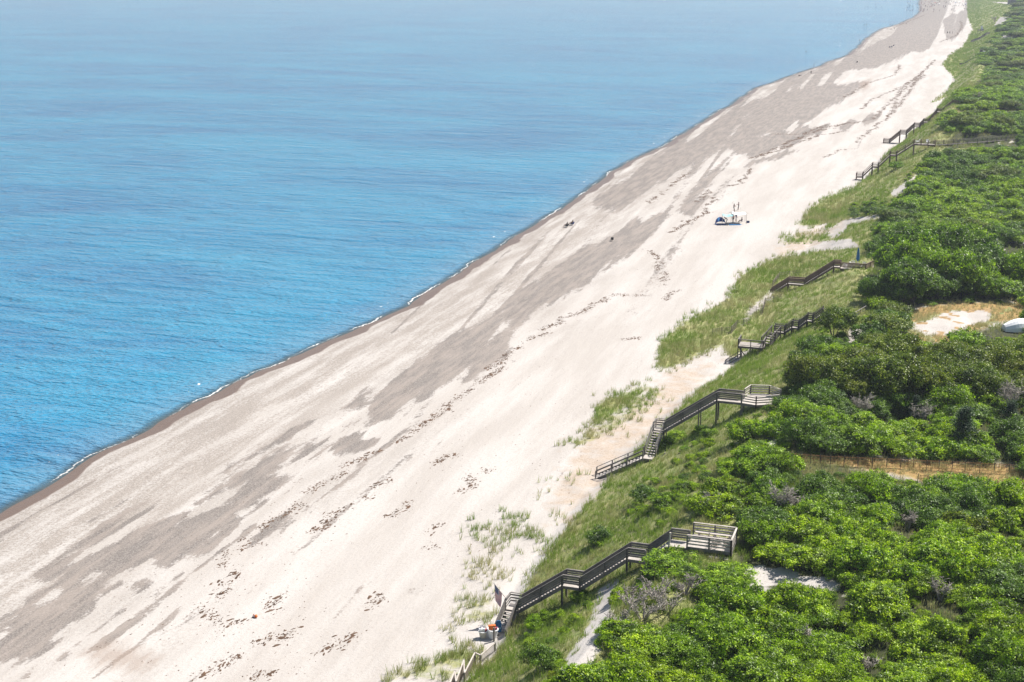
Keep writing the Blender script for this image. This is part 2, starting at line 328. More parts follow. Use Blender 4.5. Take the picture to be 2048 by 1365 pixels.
# ---------------------------------------------------------------- ground and sea sheets
def rows(y0, y1, k, mn):
    r = [y0]
    while r[-1] < y1: r.append(r[-1] + max(mn, k * r[-1]))
    return np.array(r)
def build_ground():
    ys = rows(30., 5200., .0037, .3)
    Y1 = ys[:, None]; xs, xt, xc = XS(ys), XT(ys), XC(ys)
    c = [xs[:, None] + np.linspace(-60, -3, 12)[None], xs[:, None] + np.linspace(-2.6, 0, 7)[None]]
    u = np.linspace(0, 1, 190)[1:]; c.append(xs[:, None] + (xt - xs)[:, None] * u[None])
    u = np.linspace(0, 1, 62)[1:]; c.append(xt[:, None] + (xc - xt)[:, None] * u[None])
    c.append(xc[:, None] + (np.arange(1, 75) * .55)[None])
    c.append(xc[:, None] + (41 + np.cumsum(1.0 * 1.16 ** np.arange(1, 42)))[None])
    X = np.concatenate(c, 1); Y = np.repeat(Y1, X.shape[1], 1); Z = hz(X, Y)
    nr, nc = X.shape; i = np.arange(nr * nc).reshape(nr, nc)
    f = np.stack([i[:-1, :-1], i[:-1, 1:], i[1:, 1:], i[1:, :-1]], -1).reshape(-1, 4)
    x, y, z = X.ravel(), Y.ravel(), Z.ravel()
    px, py, s, mk = terr_masks(x, y, z)
    XSv = XS(y); D = x - XSv; v = (x - XT(y)) / (XC(y) - XT(y)); land = v < 0
    fs_ = 1 + np.maximum(y - 150, 0) / 220; N1 = (fbm(x / 1.9 / fs_ ** .5, y / 13. / fs_, 101) - .5) * 3.4; N2 = (fbm(x / .9, y / 3.2 / fs_, 102, 3) - .5) * 1.5; stk = fbm(x / 1.9 / fs_ ** .5, y / 24. / fs_, 104)
    peb = np.clip(mk(PEB, 6.) * 1.5 - .20 - .14 * sstep(220, 330, y) + N1 * .5 + N2 * .45, 0, 1)
    peb = np.maximum(peb, np.clip((stk - .60) * 5 + N2 * .3, 0, .75) * (1 - sstep(30, 48, D)))
    peb = np.maximum(peb, sstep(300, 420, y) * np.clip(.46 + N1 * 1.15 + N2 * .6 - 1.1 * sstep(24, 36, D + 8 * (vnoise(x * 0, y / 45, 5) - .5)), 0, 1)) * land * sstep(1, 3, D)
    fore = (1 - sstep(14, 30, D + 6 * (vnoise(x * 0, y / 20, 8) - .5))) * sstep(.5, 3, D)
    fore = np.maximum(fore, .55 * sstep(.5, .8, fbm(x / 5, y / 22, 31)) * (1 - sstep(25, 50, D)))
    wv = 1.6 * (vnoise(x * 0, y / 7., 35) - .4); wet = (1 - sstep(.9 + wv, 3.1 + wv, D)) * (.35 + .65 * sstep(-4, -.6, D))
    gr = grass_density(x, y, z)
    sandp = mk(SAND, 2.2); sandp = sstep(.42, .62, sandp * .9 + (1.1 + 1.6 * ((y > 150) | (px < 1300))) * (fbm(x / 1.3, y / 2.6, 66, 5) - .5))
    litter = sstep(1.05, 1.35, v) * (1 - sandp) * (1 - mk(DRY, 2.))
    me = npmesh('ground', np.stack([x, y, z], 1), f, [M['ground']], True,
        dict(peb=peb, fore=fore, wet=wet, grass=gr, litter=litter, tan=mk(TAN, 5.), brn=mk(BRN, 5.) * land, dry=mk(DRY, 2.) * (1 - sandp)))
    tag(link(bpy.data.objects.new('ground', me)), kind='structure')
def build_water():
    ys = rows(20., 40000., .0075, 1.); ys = np.concatenate([[-3000, -1000, -300, -60], ys]); yy = np.clip(ys, 40, 5000)
    dd = np.concatenate([[3, 1.5, .8, 0, -.5, -1, -1.6, -2.4, -3.2, -4.2, -5.4, -7, -9, -12, -16, -22, -30, -45, -70], -110 * 1.35 ** np.arange(0, 19)])
    X = XS(yy)[:, None] + dd[None]; Y = np.repeat(ys[:, None], X.shape[1], 1)
    nr, nc = X.shape; i = np.arange(nr * nc).reshape(nr, nc)
    f = np.stack([i[:-1, 1:], i[:-1, :-1], i[1:, :-1], i[1:, 1:]], -1).reshape(-1, 4)[:, ::-1]
    f = f[:, [0, 3, 2, 1]]
    co = np.stack([X.ravel(), Y.ravel(), np.zeros(X.size)], 1)
    me = npmesh('sea', co, f, [M['water']], True, dict(dist=np.repeat(-dd[None], nr, 0).ravel()))
    if me.polygons[0].normal.z < 0: me.flip_normals()
    tag(link(bpy.data.objects.new('water', me)), kind='structure')
build_ground(); build_water()

# ---------------------------------------------------------------- box/tube mesh builder
class MB:
    def __init__(s): s.v = []; s.f = []; s.mi = []
    def quadbox(s, c, mi=0):          # 8 corners
        b = len(s.v); s.v += [tuple(p) for p in c]
        for q in ((0,3,2,1),(4,5,6,7),(0,1,5,4),(1,2,6,5),(2,3,7,6),(3,0,4,7)): s.f.append(tuple(b + i for i in q)); s.mi.append(mi)
        return s
    def box(s, x0, x1, y0, y1, z0, z1, mi=0):
        return s.quadbox([(x0,y0,z0),(x1,y0,z0),(x1,y1,z0),(x0,y1,z0),(x0,y0,z1),(x1,y0,z1),(x1,y1,z1),(x0,y1,z1)], mi)
    def beam(s, a, b, w_, h, mi=0, up=(0,0,1)):
        a = Vector(a); b = Vector(b); d = (b - a)
        if d.length < 1e-6: return s
        d.normalize(); u = Vector(up)
        if abs(d.dot(u)) > .98: u = Vector((1, 0, 0))
        sx = d.cross(u).normalized() * (w_ / 2); sz = sx.cross(d).normalized() * (h / 2)
        return s.quadbox([a-sx-sz, a+sx-sz, b+sx-sz, b-sx-sz, a-sx+sz, a+sx+sz, b+sx+sz, b-sx+sz], mi)
    def tube(s, a, b, r0, r1, n=6, mi=0):
        a = Vector(a); b = Vector(b); d = (b - a).normalized(); u = Vector((0,0,1)) if abs(d.z) < .9 else Vector((1,0,0))
        p = d.cross(u).normalized(); q = d.cross(p); k = len(s.v)
        for c, r in ((a, r0), (b, r1)):
            for i in range(n):
                an = 2 * math.pi * i / n; s.v.append(tuple(c + (p * math.cos(an) + q * math.sin(an)) * r))
        for i in range(n): s.f.append((k+i, k+(i+1)%n, k+n+(i+1)%n, k+n+i)); s.mi.append(mi)
        s.f.append(tuple(k+i for i in reversed(range(n)))); s.mi.append(mi); s.f.append(tuple(k+n+i for i in range(n))); s.mi.append(mi)
        return s
    def lathe(s, prof, n=14, mi=0, c=(0,0,0)):
        k = len(s.v)
        for r, z in prof:
            for i in range(n): a = 2*math.pi*i/n; s.v.append((c[0]+r*math.cos(a), c[1]+r*math.sin(a), c[2]+z))
        for j in range(len(prof)-1):
            for i in range(n): s.f.append((k+j*n+i, k+j*n+(i+1)%n, k+(j+1)*n+(i+1)%n, k+(j+1)*n+i)); s.mi.append(mi)
        return s
    def mesh(s, name, mats):
        me = bpy.data.meshes.new(name); me.from_pydata(s.v, [], s.f); me.polygons.foreach_set('material_index', s.mi)
        for m in (mats if isinstance(mats, (list, tuple)) else [mats]): me.materials.append(m)
        me.update(); return me
    def build(s, name, mats, parent=None, loc=None):
        o = bpy.data.objects.new(name, s.mesh(name, mats)); link(o, parent)
        if loc is not None: o.location = loc
        return o
def empty(name, loc=(0,0,0), rz=0, label=None, cat=None, group=None):
    o = bpy.data.objects.new(name, None); o.empty_display_size = .3; link(o); o.location = loc; o.rotation_euler = (0, 0, rz)
    return tag(o, label, cat, group)
def copy_tree(o, parent=None):
    c = o.copy(); link(c, parent)
    for ch in o.children: copy_tree(ch, c)
    return c
# ---------------------------------------------------------------- beach stairs
UPV = Vector((0, 0, 1))
class Stair:
    def __init__(s, label, cat, origin, group, wood_='wood', tread='wood_tread', rail='boards', w=1.15, far=False, ps=.12):
        s.ps = ps
        s.o = Vector(origin); s.root = empty('beach_staircase', s.o, 0, label, cat, group)
        s.w = w; s.mw = M[wood_]; s.mt = M[tread]; s.rail = rail; s.far = far; s.tm = None
    def L(s, p): return Vector(p) - s.o
    def rails(s, a, b, off, end_posts=(1, 1), ground=True, h=1.0, style=None, capmat=None):
        """railing between tread-level points a,b shifted sideways by off"""
        style = style or s.rail
        a = s.L(a); b = s.L(b); d = b - a; dh = Vector((d.x, d.y, 0)); ln = dh.length
        if ln < .15: return
        side = dh.normalized().cross(UPV) * off; a = a + side; b = b + side
        m = MB(); cap = MB()
        m.beam(a + UPV * h, b + UPV * h, .14, .045)
        def bd(z, hh, th=.035): m.beam(a + UPV * z, b + UPV * z, th, hh)
        if style == 'boards':
            for z in (.30, .50, .70, .88): bd(z, .145)
        elif style == 'three':
            for z in (.25, .52, .79): bd(z, .13)
        elif style == 'open': bd(.52, .12); bd(-.05, .25, .05)
        elif style == 'balusters':
            bd(.9, .07); bd(.12, .07); n = max(2, int(ln / .16))
            for i in range(n): p = a.lerp(b, (i + .5) / n); m.beam(p + UPV * .1, p + UPV * .93, .035, .035)
        m.build('railing', capmat or s.mw, s.root)
        n = max(1, round(ln / 2.0)); 
        for i in range(n + 1):
            if i == 0 and not end_posts[0] or i == n and not end_posts[1]: continue
            p = a.lerp(b, i / n); wp = p + s.o
            g = float(hz(wp.x, wp.y)) - .3 - s.o.z
            lo = g if (ground and (i in (0, n) or n > 2 and i % 2 == 0)) else p.z - .3
            out = side.normalized() * .065 if off else Vector()
            MB().beam(p + out + UPV * (h - .03), Vector((p.x, p.y, min(lo, p.z - .3))) + out, s.ps, s.ps).build('post', s.mw, s.root)
    def flight(s, a, b, l=True, r=True, w=None, posts=(1, 1), ground=True, style=None):
        w = w or s.w; A = s.L(a); B = s.L(b); dz = B.z - A.z; n = max(2, round(abs(dz) / .19)); dh = Vector((B.x - A.x, B.y - A.y, 0)); d = dh.normalized(); sd_ = d.cross(UPV)
        m = MB()
        for q in (-1, 1): m.beam(A + sd_ * q * (w / 2 + .02) - UPV * .12, B + sd_ * q * (w / 2 + .02) - UPV * .12, .05, .30)
        m.beam(A + sd_ * w / 2 - UPV * .2, A - sd_ * w / 2 - UPV * .2, .05, .1); m.beam(B + sd_ * w / 2 - UPV * .2, B - sd_ * w / 2 - UPV * .2, .05, .1); fl = m.build('stair_flight', s.mw, s.root)
        tm = None
        for i in range(n):
            p = A.lerp(B, (i + .5) / n)
            if tm is None:
                hw = sd_ * (w / 2 - .006); hd = d * .15; c = [-hw - hd, hw - hd, hw + hd, -hw + hd]
                k = MB().quadbox([x - UPV * .025 for x in c] + [x + UPV * .02 for x in c]); tm = k.mesh('tread', s.mt)
            t = bpy.data.objects.new('tread', tm); link(t, fl); t.location = p
        if l: s.rails(a, b, -(w / 2 + .03), posts, ground, style=style)
        if r: s.rails(a, b, (w / 2 + .03), posts, ground, style=style)
    def landing(s, a, b, l=True, r=True, w=None, posts=(1, 1), style=None, end=False):
        w = w or s.w; A = s.L(a); B = s.L(b); z = (A.z + B.z) / 2; A.z = B.z = z; d = (B - A).normalized(); ln = (B - A).length; sd_ = d.cross(UPV)
        m = MB(); n = max(2, int(ln / .15))
        for i in range(n):
            p = A + d * ln * (i + .5) / n; hw = sd_ * (w / 2 + .04); hd = d * (ln / n / 2 - .006); c = [-hw - hd, hw - hd, hw + hd, -hw + hd]
            m.quadbox([p + x - UPV * .04 for x in c] + [p + x for x in c], 0)
        for q in (-1, 1): m.beam(A + sd_ * q * w / 2 - UPV * .16, B + sd_ * q * w / 2 - UPV * .16, .06, .22, 1)
        m.beam(A + sd_ * w / 2 - UPV * .17 + d * .04, A - sd_ * w / 2 - UPV * .17 + d * .04, .05, .2, 1); m.beam(B + sd_ * w / 2 - UPV * .17 - d * .04, B - sd_ * w / 2 - UPV * .17 - d * .04, .05, .2, 1)
        m.build('landing', [s.mt, s.mw], s.root)
        a2 = Vector((a[0], a[1], z + s.o.z)); b2 = Vector((b[0], b[1], z + s.o.z))
        if l: s.rails(a2, b2, -(w / 2 + .03), posts, style=style)
        if r: s.rails(a2, b2, (w / 2 + .03), posts, style=style)
        if end:
            e = Vector(b2) ; hw = sd_ * (w / 2); s.rails(e - hw, e + hw, 0, (0, 0), style=style)
    def deck(s, poly, z, rails=(), style=None, mat=None, capmat=None, name='deck', skirt=False):
        P = [Vector((x, y, z)) - s.o for x, y in poly]; n = len(P); m = MB()
        m.v = [tuple(p) for p in P] + [tuple(p - UPV * .05) for p in P]
        m.f = [tuple(range(n)), tuple(reversed(range(n, 2 * n)))] + [(i + n, (i + 1) % n + n, (i + 1) % n, i) for i in range(n)]; m.mi = [0] * len(m.f)
        # board gaps: thin battens laid across the deck
        m.build(name, mat or s.mt, s.root)
        j = MB()
        for i in range(n):
            a, b = P[i], P[(i + 1) % n]; j.beam(a - UPV * .17, b - UPV * .17, .06, .23)
        j.build('joist', s.mw, s.root)
        for i in range(n):
            a, b = P[i], P[(i + 1) % n]
            if i in rails: s.rails(a + s.o, b + s.o, 0.0, (1, 1), style=style, capmat=capmat)
            if skirt and i in skirt:
                k = MB(); ln = (b - a).length; q = int(ln / .15)
                for t in range(q): p = a.lerp(b, (t + .5) / q); k.beam(p - UPV * 1.2, p + UPV * .95, .12, .03)
                k.build('board_wall', s.mw, s.root)
SG = 'wooden staircases from the bluff down to the beach'
def staircases():
    # nearest: lower flight turns towards us, then three flights and the long deck
    s = Stair('nearest grey wooden staircase with a flag on its lower landing and a rectangular deck', 'staircase', (-33.9, 101.5, 2.4), SG)
    s.flight((-34.05, 101.4, 2.45), (-33.75, 103.7, 4.05), w=1.0, posts=(1, 0), style='boards')
    s.landing((-33.7, 103.72, 4.1), (-33.7, 105.0, 4.1), w=1.0, r=False, end=True, posts=(1, 0), style='three')
    Y = 104.35
    s.flight((-33.15, Y, 4.1), (-29.3, Y, 6.95)); s.landing((-29.25, Y, 7.0), (-27.75, Y, 7.0))
    s.flight((-27.7, Y, 7.0), (-23.8, Y, 10.15)); s.landing((-23.75, Y, 10.2), (-22.25, Y, 10.2))
    s.flight((-22.2, Y, 10.2), (-20.45, Y, 11.75), r=False); s.landing((-20.4, Y, 11.85), (-18.9, Y, 11.85), r=False, w=1.3)
    MB().beam(s.L((-20.4, 103.5, 10.4)), s.L((-20.2, 103.5, 13.1)), .13, .13).build('post', M['wood_pale'], s.root)
    s.deck([(-18.85, 103.7), (-15.3, 103.7), (-15.3, 106.4), (-18.85, 106.4)], 12.0, (0, 1, 2), 'three', capmat=M['wood_pale'], skirt=(1,))
    b = MB(); b.box(-18.6 + 33.9, -15.6 + 33.9, 105.75 - 101.5, 106.2 - 101.5, 10.0, 10.06); 
    for x in (-18.3, -17, -15.8): b.box(x + 33.85, x + 33.95, 4.3, 4.65, 9.6, 10.0)
    b.build('bench', M['wood_pale'], s.root)
    # lower side steps beneath the deck
    b = MB()
    for i in range(8): b.box(-18.7 + i * .42 + 33.9, -18.7 + i * .42 + .3 + 33.9, 103.1 - 101.5, 103.6 - 101.5, 9.1, 9.14)
    b.build('slatted_shelf', M['wood_tread'], s.root)
    # second
    s = Stair('second nearest grey staircase with a dog-leg flight and a many-sided railed deck', 'staircase', (-35, 142, 2), SG, 'wood')
    s.flight((-36.0, 140.9, 2.35), (-30.95, 141.7, 5.0), l=True, r=True, style='open', ground=True)
    s.landing((-30.9, 141.8, 5.05), (-29.8, 141.8, 5.05), l=False, r=False)
    s.flight((-30.35, 142.5, 5.1), (-30.1, 145.4, 6.9), w=1.05, style='open'); s.landing((-30.05, 145.45, 6.95), (-30.05, 146.65, 6.95), w=1.05, r=False, end=True, style='three')
    s.flight((-29.45, 146, 7.0), (-23.75, 146, 11.05)); s.landing((-23.7, 146, 11.1), (-21.05, 146, 11.1), style='boards')
    s.deck([(-21, 145.2), (-19.4, 144.9), (-17.1, 146.2), (-17.2, 148.2), (-18.6, 149.3), (-20.6, 148.9), (-21, 147.2)], 11.15, (0, 1, 3, 4, 5), 'three', capmat=M['wood_pale'])
    m = MB(); m.beam((5.4, -.4, 1.9), (6.6, -.3, 3.7), .05, .45); m.beam((5.5, -.75, 1.6), (6.6, -.6, 3.3), .05, .22); m.build('loose_board', M['wood_pale'], s.root)
    # third
    s = Stair('charcoal staircase with a balustered platform on struts low on the slope', 'staircase', (-30, 192, 2), SG, 'wood_dark', rail='three')
    s.flight((-30.0, 190.2, 1.6), (-27.9, 190.6, 3.1), style='open', w=1.3); 
    s.deck([(-28.5, 191.2), (-25.0, 191.2), (-25.0, 193.6), (-28.5, 193.6)], 4.7, (0, 1, 3), 'balusters', capmat=M['wood'])
    m = MB()
    for x in (-28.4, -26.8, -25.1): m.beam(s.L((x, 191.25, 4.5)), s.L((-26.8, 191.6, 2.2)), .12, .12); m.beam(s.L((x, 193.5, 4.5)), s.L((x, 193.5, 2.2)), .13, .13)
    m.build('strut', M['wood_dark'], s.root)
    s.flight((-24.9, 193.1, 4.75), (-23.9, 196.2, 5.75), style='balusters', w=1.2); s.landing((-24.2, 196.9, 5.8), (-22.75, 196.9, 5.8))
    s.flight((-22.7, 196.9, 5.85), (-21.75, 196.9, 6.6)); s.landing((-21.7, 196.9, 6.65), (-20.85, 196.9, 6.65)); s.flight((-20.8, 196.9, 6.7), (-19.7, 196.9, 7.75))
    s.landing((-19.65, 196.9, 7.8), (-18.9, 196.9, 7.8)); s.flight((-18.85, 196.9, 7.85), (-17.6, 196.9, 8.9))
    s.deck([(-17.5, 195.6), (-13.0, 194.6), (-11.8, 199.0), (-16.6, 199.2)], 8.95, (0, 1), 'open', mat=M['deckblue'], capmat=M['wood'])
    # fourth
    s = Stair('brown wooden staircase whose railed deck holds a closed blue umbrella', 'staircase', (-30, 236, 2), SG, 'wood_brown', rail='boards')
    s.flight((-30.0, 236, 1.9), (-27.15, 236, 4.0)); s.landing((-27.1, 236, 4.05), (-24.35, 236, 4.05)); s.flight((-24.3, 236, 4.1), (-19.75, 236, 7.45)); s.landing((-19.7, 236, 7.5), (-18.6, 236, 7.5))
    s.deck([(-18.55, 234.6), (-14.4, 234.6), (-13.2, 238.4), (-18.3, 238.6)], 7.5, (0, 1), 'boards', mat=M['wood_pale'])
    # fifth
    Y = 367
    s = Stair('open-railed brown staircase that meets the long boardwalk at its top', 'staircase', (-26.5, Y, 2.6), SG, 'wood_brown', rail='open', w=1.5, ps=.2)
    s.landing((-26.4, Y, 3.3), (-24.85, Y, 3.3)); s.flight((-24.8, Y, 3.5), (-22.65, Y, 5.9)); s.landing((-22.6, Y, 6.0), (-21.15, Y, 6.0)); s.flight((-21.1, Y, 6.1), (-18.45, Y, 9.0))
    s.landing((-18.4, Y, 9.1), (-16.85, Y, 9.1)); s.flight((-16.8, Y, 9.2), (-12.85, Y, 12.1)); s.landing((-12.8, Y, 12.15), (-7.7, Y, 12.15), w=2.0)
    # sixth
    Y = 445
    s = Stair('long brown staircase of many short flights behind the open-railed one', 'staircase', (-24.5, Y, 2), SG, 'wood_brown', rail='three', w=1.7, ps=.22)
    P = [(-24.6, 2.6), (-22.8, 2.7), (-19.9, 5.3), (-18.0, 5.6), (-15.9, 7.7), (-14.2, 7.9), (-13.3, 9.0), (-11.7, 9.3), (-9.6, 12.2), (-7.9, 12.5), (-5.3, 14.9), (-3.6, 15.1)]
    for i in range(0, len(P) - 1):
        a, b = P[i], P[i + 1]; fa = (a[0] + .03, Y, a[1]); fb = (b[0] - .03, Y, b[1])
        (s.flight if i % 2 else s.landing)(fa, fb)
    def farstair(label, Y, P, wd='wood_dark', rail='three', w=1.8):
        s = Stair(label, 'staircase', (P[0][0], Y, P[0][1] - .5), SG, wd, rail=rail, w=w)
        for a, b in zip(P, P[1:]): (s.flight if abs(b[1] - a[1]) > .5 else s.landing)((a[0] + .03, Y, a[1]), (b[0] - .03, Y, b[1]))
    farstair('far grey staircase running up into the thicket behind the long brown one', 665, [(-5.4, 2.9), (-3.8, 2.9), (.2, 5.8), (3.2, 6.2), (7, 9.2), (16, 10.4)], 'wood')
    farstair('far dark staircase crossing the green slope with a tall box at its lower end', 775, [(-7.4, 2.8), (-5.4, 2.8), (0, 6.1), (2.9, 6.6), (7, 9.6)])
    farstair('farthest grey staircase descending from the dune crest under white driftwood', 980, [(-3.5, 3.2), (1.5, 5.2), (5.5, 8.2), (9.5, 8.6), (17, 13.0), (24, 13.4)], 'wood', w=2.6)
staircases()

def boardwalk(label, a, b, z0, z1, mat, seg, g, w=1.6, h=1.0, boards=3):
    a = Vector((*a, z0)); b = Vector((*b, z1)); r = empty('boardwalk', (a.x, a.y, z0 - .6), 0, label, 'boardwalk', g); o = Vector(r.location)
    n = seg; d = (b - a).normalized(); sd_ = d.cross(UPV).normalized()
    pts = [a.lerp(b, i / n) + sd_ * math.sin(i / n * 3.1) * 0.8 - o for i in range(n + 1)]
    dk = MB(); rl = MB()
    for p, q in zip(pts, pts[1:]):
        dk.beam(p, q, w, .08)
    dk.build('walkway', M['wood_dark'], r)
    for sg in (-1, 1):
        rl = MB()
        for p, q in zip(pts, pts[1:]):
            rl.beam(p + sd_ * sg * w / 2 + UPV * h, q + sd_ * sg * w / 2 + UPV * h, .12, .06)
            for k in range(boards): rl.beam(p + sd_ * sg * w / 2 + UPV * (.25 + k * .25), q + sd_ * sg * w / 2 + UPV * (.25 + k * .25), .04, .12)
        rl.build('railing', mat, r)
        for p in pts: MB().beam(p + sd_ * sg * (w / 2 + .08) + UPV * h, p + sd_ * sg * (w / 2 + .08) - UPV * 1.6, .12, .12).build('post', mat, r)
    return r
boardwalk('long dark-railed boardwalk leading inland through shrubs from the open-railed staircase', (-7.6, 367.2), (24, 392), 12.0, 12.9, M['wood_dark'], 14, None)
boardwalk('curved dark boardwalk railing above the tall dark trees at the right edge', (2.0, 241), (24, 236), 9.6, 9.9, M['wood_dark'], 9, None, w=2.4)
def shed():
    p = at(2046, 515); r = empty('beach_shed', p, R(-12), 'small white-walled shelter with open front below the curved boardwalk', 'shed')
    m = MB(); m.box(0, 4, 2, 2.1, -.3, 2.3); m.box(0, .1, 0, 2, -.3, 2.3); m.box(3.9, 4, 0, 2, -.3, 2.3); m.build('wall', M['wall'], r)
    MB().box(-.25, 4.25, -.3, 2.3, 2.3, 2.42).build('roof', M['wood'], r)
    for x in (.05, 1.3, 2.7): MB().box(x, x + .14, -.12, .02, -.3, 2.28).build('post', M['wall'], r)
shed()

# ---------------------------------------------------------------- fences
def slat_fence(label, pts, h, mat, gap, group=None, lean=.06, postevery=2.4, name='snow_fence', seed=1, slw=.045):
    rd = random.Random(seed); r = empty(name, pts[0], 0, label, 'fence', group); o = Vector(pts[0]); sl_ = MB(); 
    acc = 0
    for a, b in zip(pts, pts[1:]):
        a = Vector(a); b = Vector(b); ln = (b - a).length; n = max(1, int(ln / gap)); d = (b - a).normalized()
        for i in range(n):
            p = a.lerp(b, i / n)
            if rd.random() < .05: continue
            hh = h * rd.uniform(.88, 1.04); t = Vector((rd.uniform(-lean, lean), rd.uniform(-lean, lean), 0))
            sl_.beam(p - o + UPV * .03, p - o + t + UPV * hh, slw, .02)
        k = max(1, int(ln / postevery))
        for i in range(k):
            p = a.lerp(b, i / k); t = Vector((rd.uniform(-.06, .06), rd.uniform(-.06, .06), 0))
            MB().tube(p - o - UPV * .3, p - o + t + UPV * (h + .08), .04, .035).build('post', M['wood_dark'], r)
    sl_.build('slats', mat, r)
    w_ = MB()
    for a, b in zip(pts, pts[1:]):
        for z in (.22, .6, .92): w_.beam(Vector(a) - o + UPV * z * h, Vector(b) - o + UPV * z * h, .02, .03)
    w_.build('wire', mat, r)
def alongpx(pl, n=10):
    out = []
    for (x0, y0), (x1, y1) in zip(pl, pl[1:]):
        for i in range(n): out.append(at(x0 + (x1 - x0) * i / n, y0 + (y1 - y0) * i / n))
    return out
FG = 'slat fences running across the shrubs'
slat_fence('rust-orange slat fence crossing the bright shrubs, the farther of two parallel fences', alongpx([(1562, 925), (1660, 932), (1800, 938), (1930, 944), (2075, 952)], 5), 1.0, M['slat'], .115, FG, seed=3)
slat_fence('lower tan slat fence at the right edge, the nearer of two parallel fences', alongpx([(1835, 968), (1950, 978), (2080, 990)], 6), .95, M['slat'], .13, FG, seed=4)
SFG = 'sand fence sections at the dune foot'
for k, (lab, pl) in enumerate([('grey sand fence panel furthest down the dune foot, nearest the balustered platform', [(1425, 672), (1462, 668)]), ('grey sand fence panel zigzagging between the other low panels in the dune grass', [(1462, 668), (1474, 655), (1500, 650)]),
        ('long grey sand fence panel just below the brown staircase with the umbrella deck', [(1500, 625), (1525, 630), (1530, 610), (1565, 600)]), ('grey sand fence beside the foot of the brown staircase with the umbrella deck', [(1545, 575), (1558, 558), (1600, 552)])]):
    slat_fence(lab, alongpx(pl, 2) + [at(*pl[-1])], 1.15, M['grey_slat'], .12, SFG, name='sand_fence', seed=20 + k)
def rail_fence():
    top = [((988, 1283), 1.2), ((990, 1303), .75), ((961, 1328), .75), ((950, 1328), 1.0), ((929, 1365), .8), ((928, 1345), 1.1), ((912, 1385), .9), ((910, 1368), 1.1), ((895, 1400), .9)]
    P = [(at(*p), h) for p, h in top]; o = P[0][0]; r = empty('rail_fence', o, 0, 'weathered zigzag post fence with pale top rails at the bottom edge below the nearest staircase', 'fence')
    for (p, h) in P: MB().beam(p - o - UPV * .3, p - o + UPV * (h + .05), .13, .13).build('post', M['wood'], r)
    for (a, ha), (b, hb) in zip(P[1:], P[2:]): MB().beam(a - o + UPV * ha, b - o + UPV * hb, .1, .09).build('rail', M['wood_pale'], r)
    m = MB()
    for (a, ha), (b, hb) in zip(P[1:], P[2:]):
        n = max(1, int((b - a).length / .16))
        for i in range(n): q = a.lerp(b, (i + .5) / n) - o; m.beam(q - UPV * .2, q + UPV * (min(ha, hb) - .08), .06, .02)
    m.build('slats', M['grey_slat'], r)
rail_fence()

# ---------------------------------------------------------------- people
def figure(J, bones, rad, mats, bone_mat, name='person'):
    me = bpy.data.meshes.new(name); names = list(J); idx = {n: i for i, n in enumerate(names)}
    me.from_pydata([J[n] for n in names], [(idx[a], idx[b]) for a, b in bones], [])
    o = bpy.data.objects.new(name, me); SC.collection.objects.link(o)
    md = o.modifiers.new('s', 'SKIN'); md.use_smooth_shade = True; sv = me.skin_vertices[0].data
    for i, n in enumerate(names): sv[i].radius = rad[n] if isinstance(rad[n], tuple) else (rad[n], rad[n]); sv[i].use_root = (n == 'pelvis')
    md2 = o.modifiers.new('u', 'SUBSURF'); md2.levels = 1
    dg = bpy.context.evaluated_depsgraph_get(); ev = o.evaluated_get(dg); out = bpy.data.meshes.new_from_object(ev)
    bpy.data.objects.remove(o); bpy.data.meshes.remove(me)
    out.materials.clear()
    for m in mats: out.materials.append(m)
    mid = [((Vector(J[a]) + Vector(J[b])) / 2, bone_mat.get(a + b, bone_mat.get(b, 0))) for a, b in bones]
    for f in out.polygons:
        c = f.center; f.material_index = min(((c - q).length, k) for q, k in mid)[1]; f.use_smooth = True
    return out
BON = [('pelvis','waist'),('waist','chest'),('chest','neck'),('neck','head'),('head','crown'),('chest','ls'),('ls','le'),('le','lw'),('lw','lh'),('chest','rs'),('rs','re'),('re','rw'),('rw','rh'),
       ('pelvis','lhip'),('lhip','lk'),('lk','la'),('la','lt'),('pelvis','rhip'),('rhip','rk'),('rk','ra'),('ra','rt')]
RAD = dict(pelvis=(.16,.12),waist=(.14,.105),chest=(.17,.12),neck=.06,head=(.085,.10),crown=.07,ls=.065,rs=.065,le=.045,re=.045,lw=.032,rw=.032,lh=.04,rh=.04,lhip=.095,rhip=.095,lk=.062,rk=.062,la=.042,ra=.042,lt=.035,rt=.035)
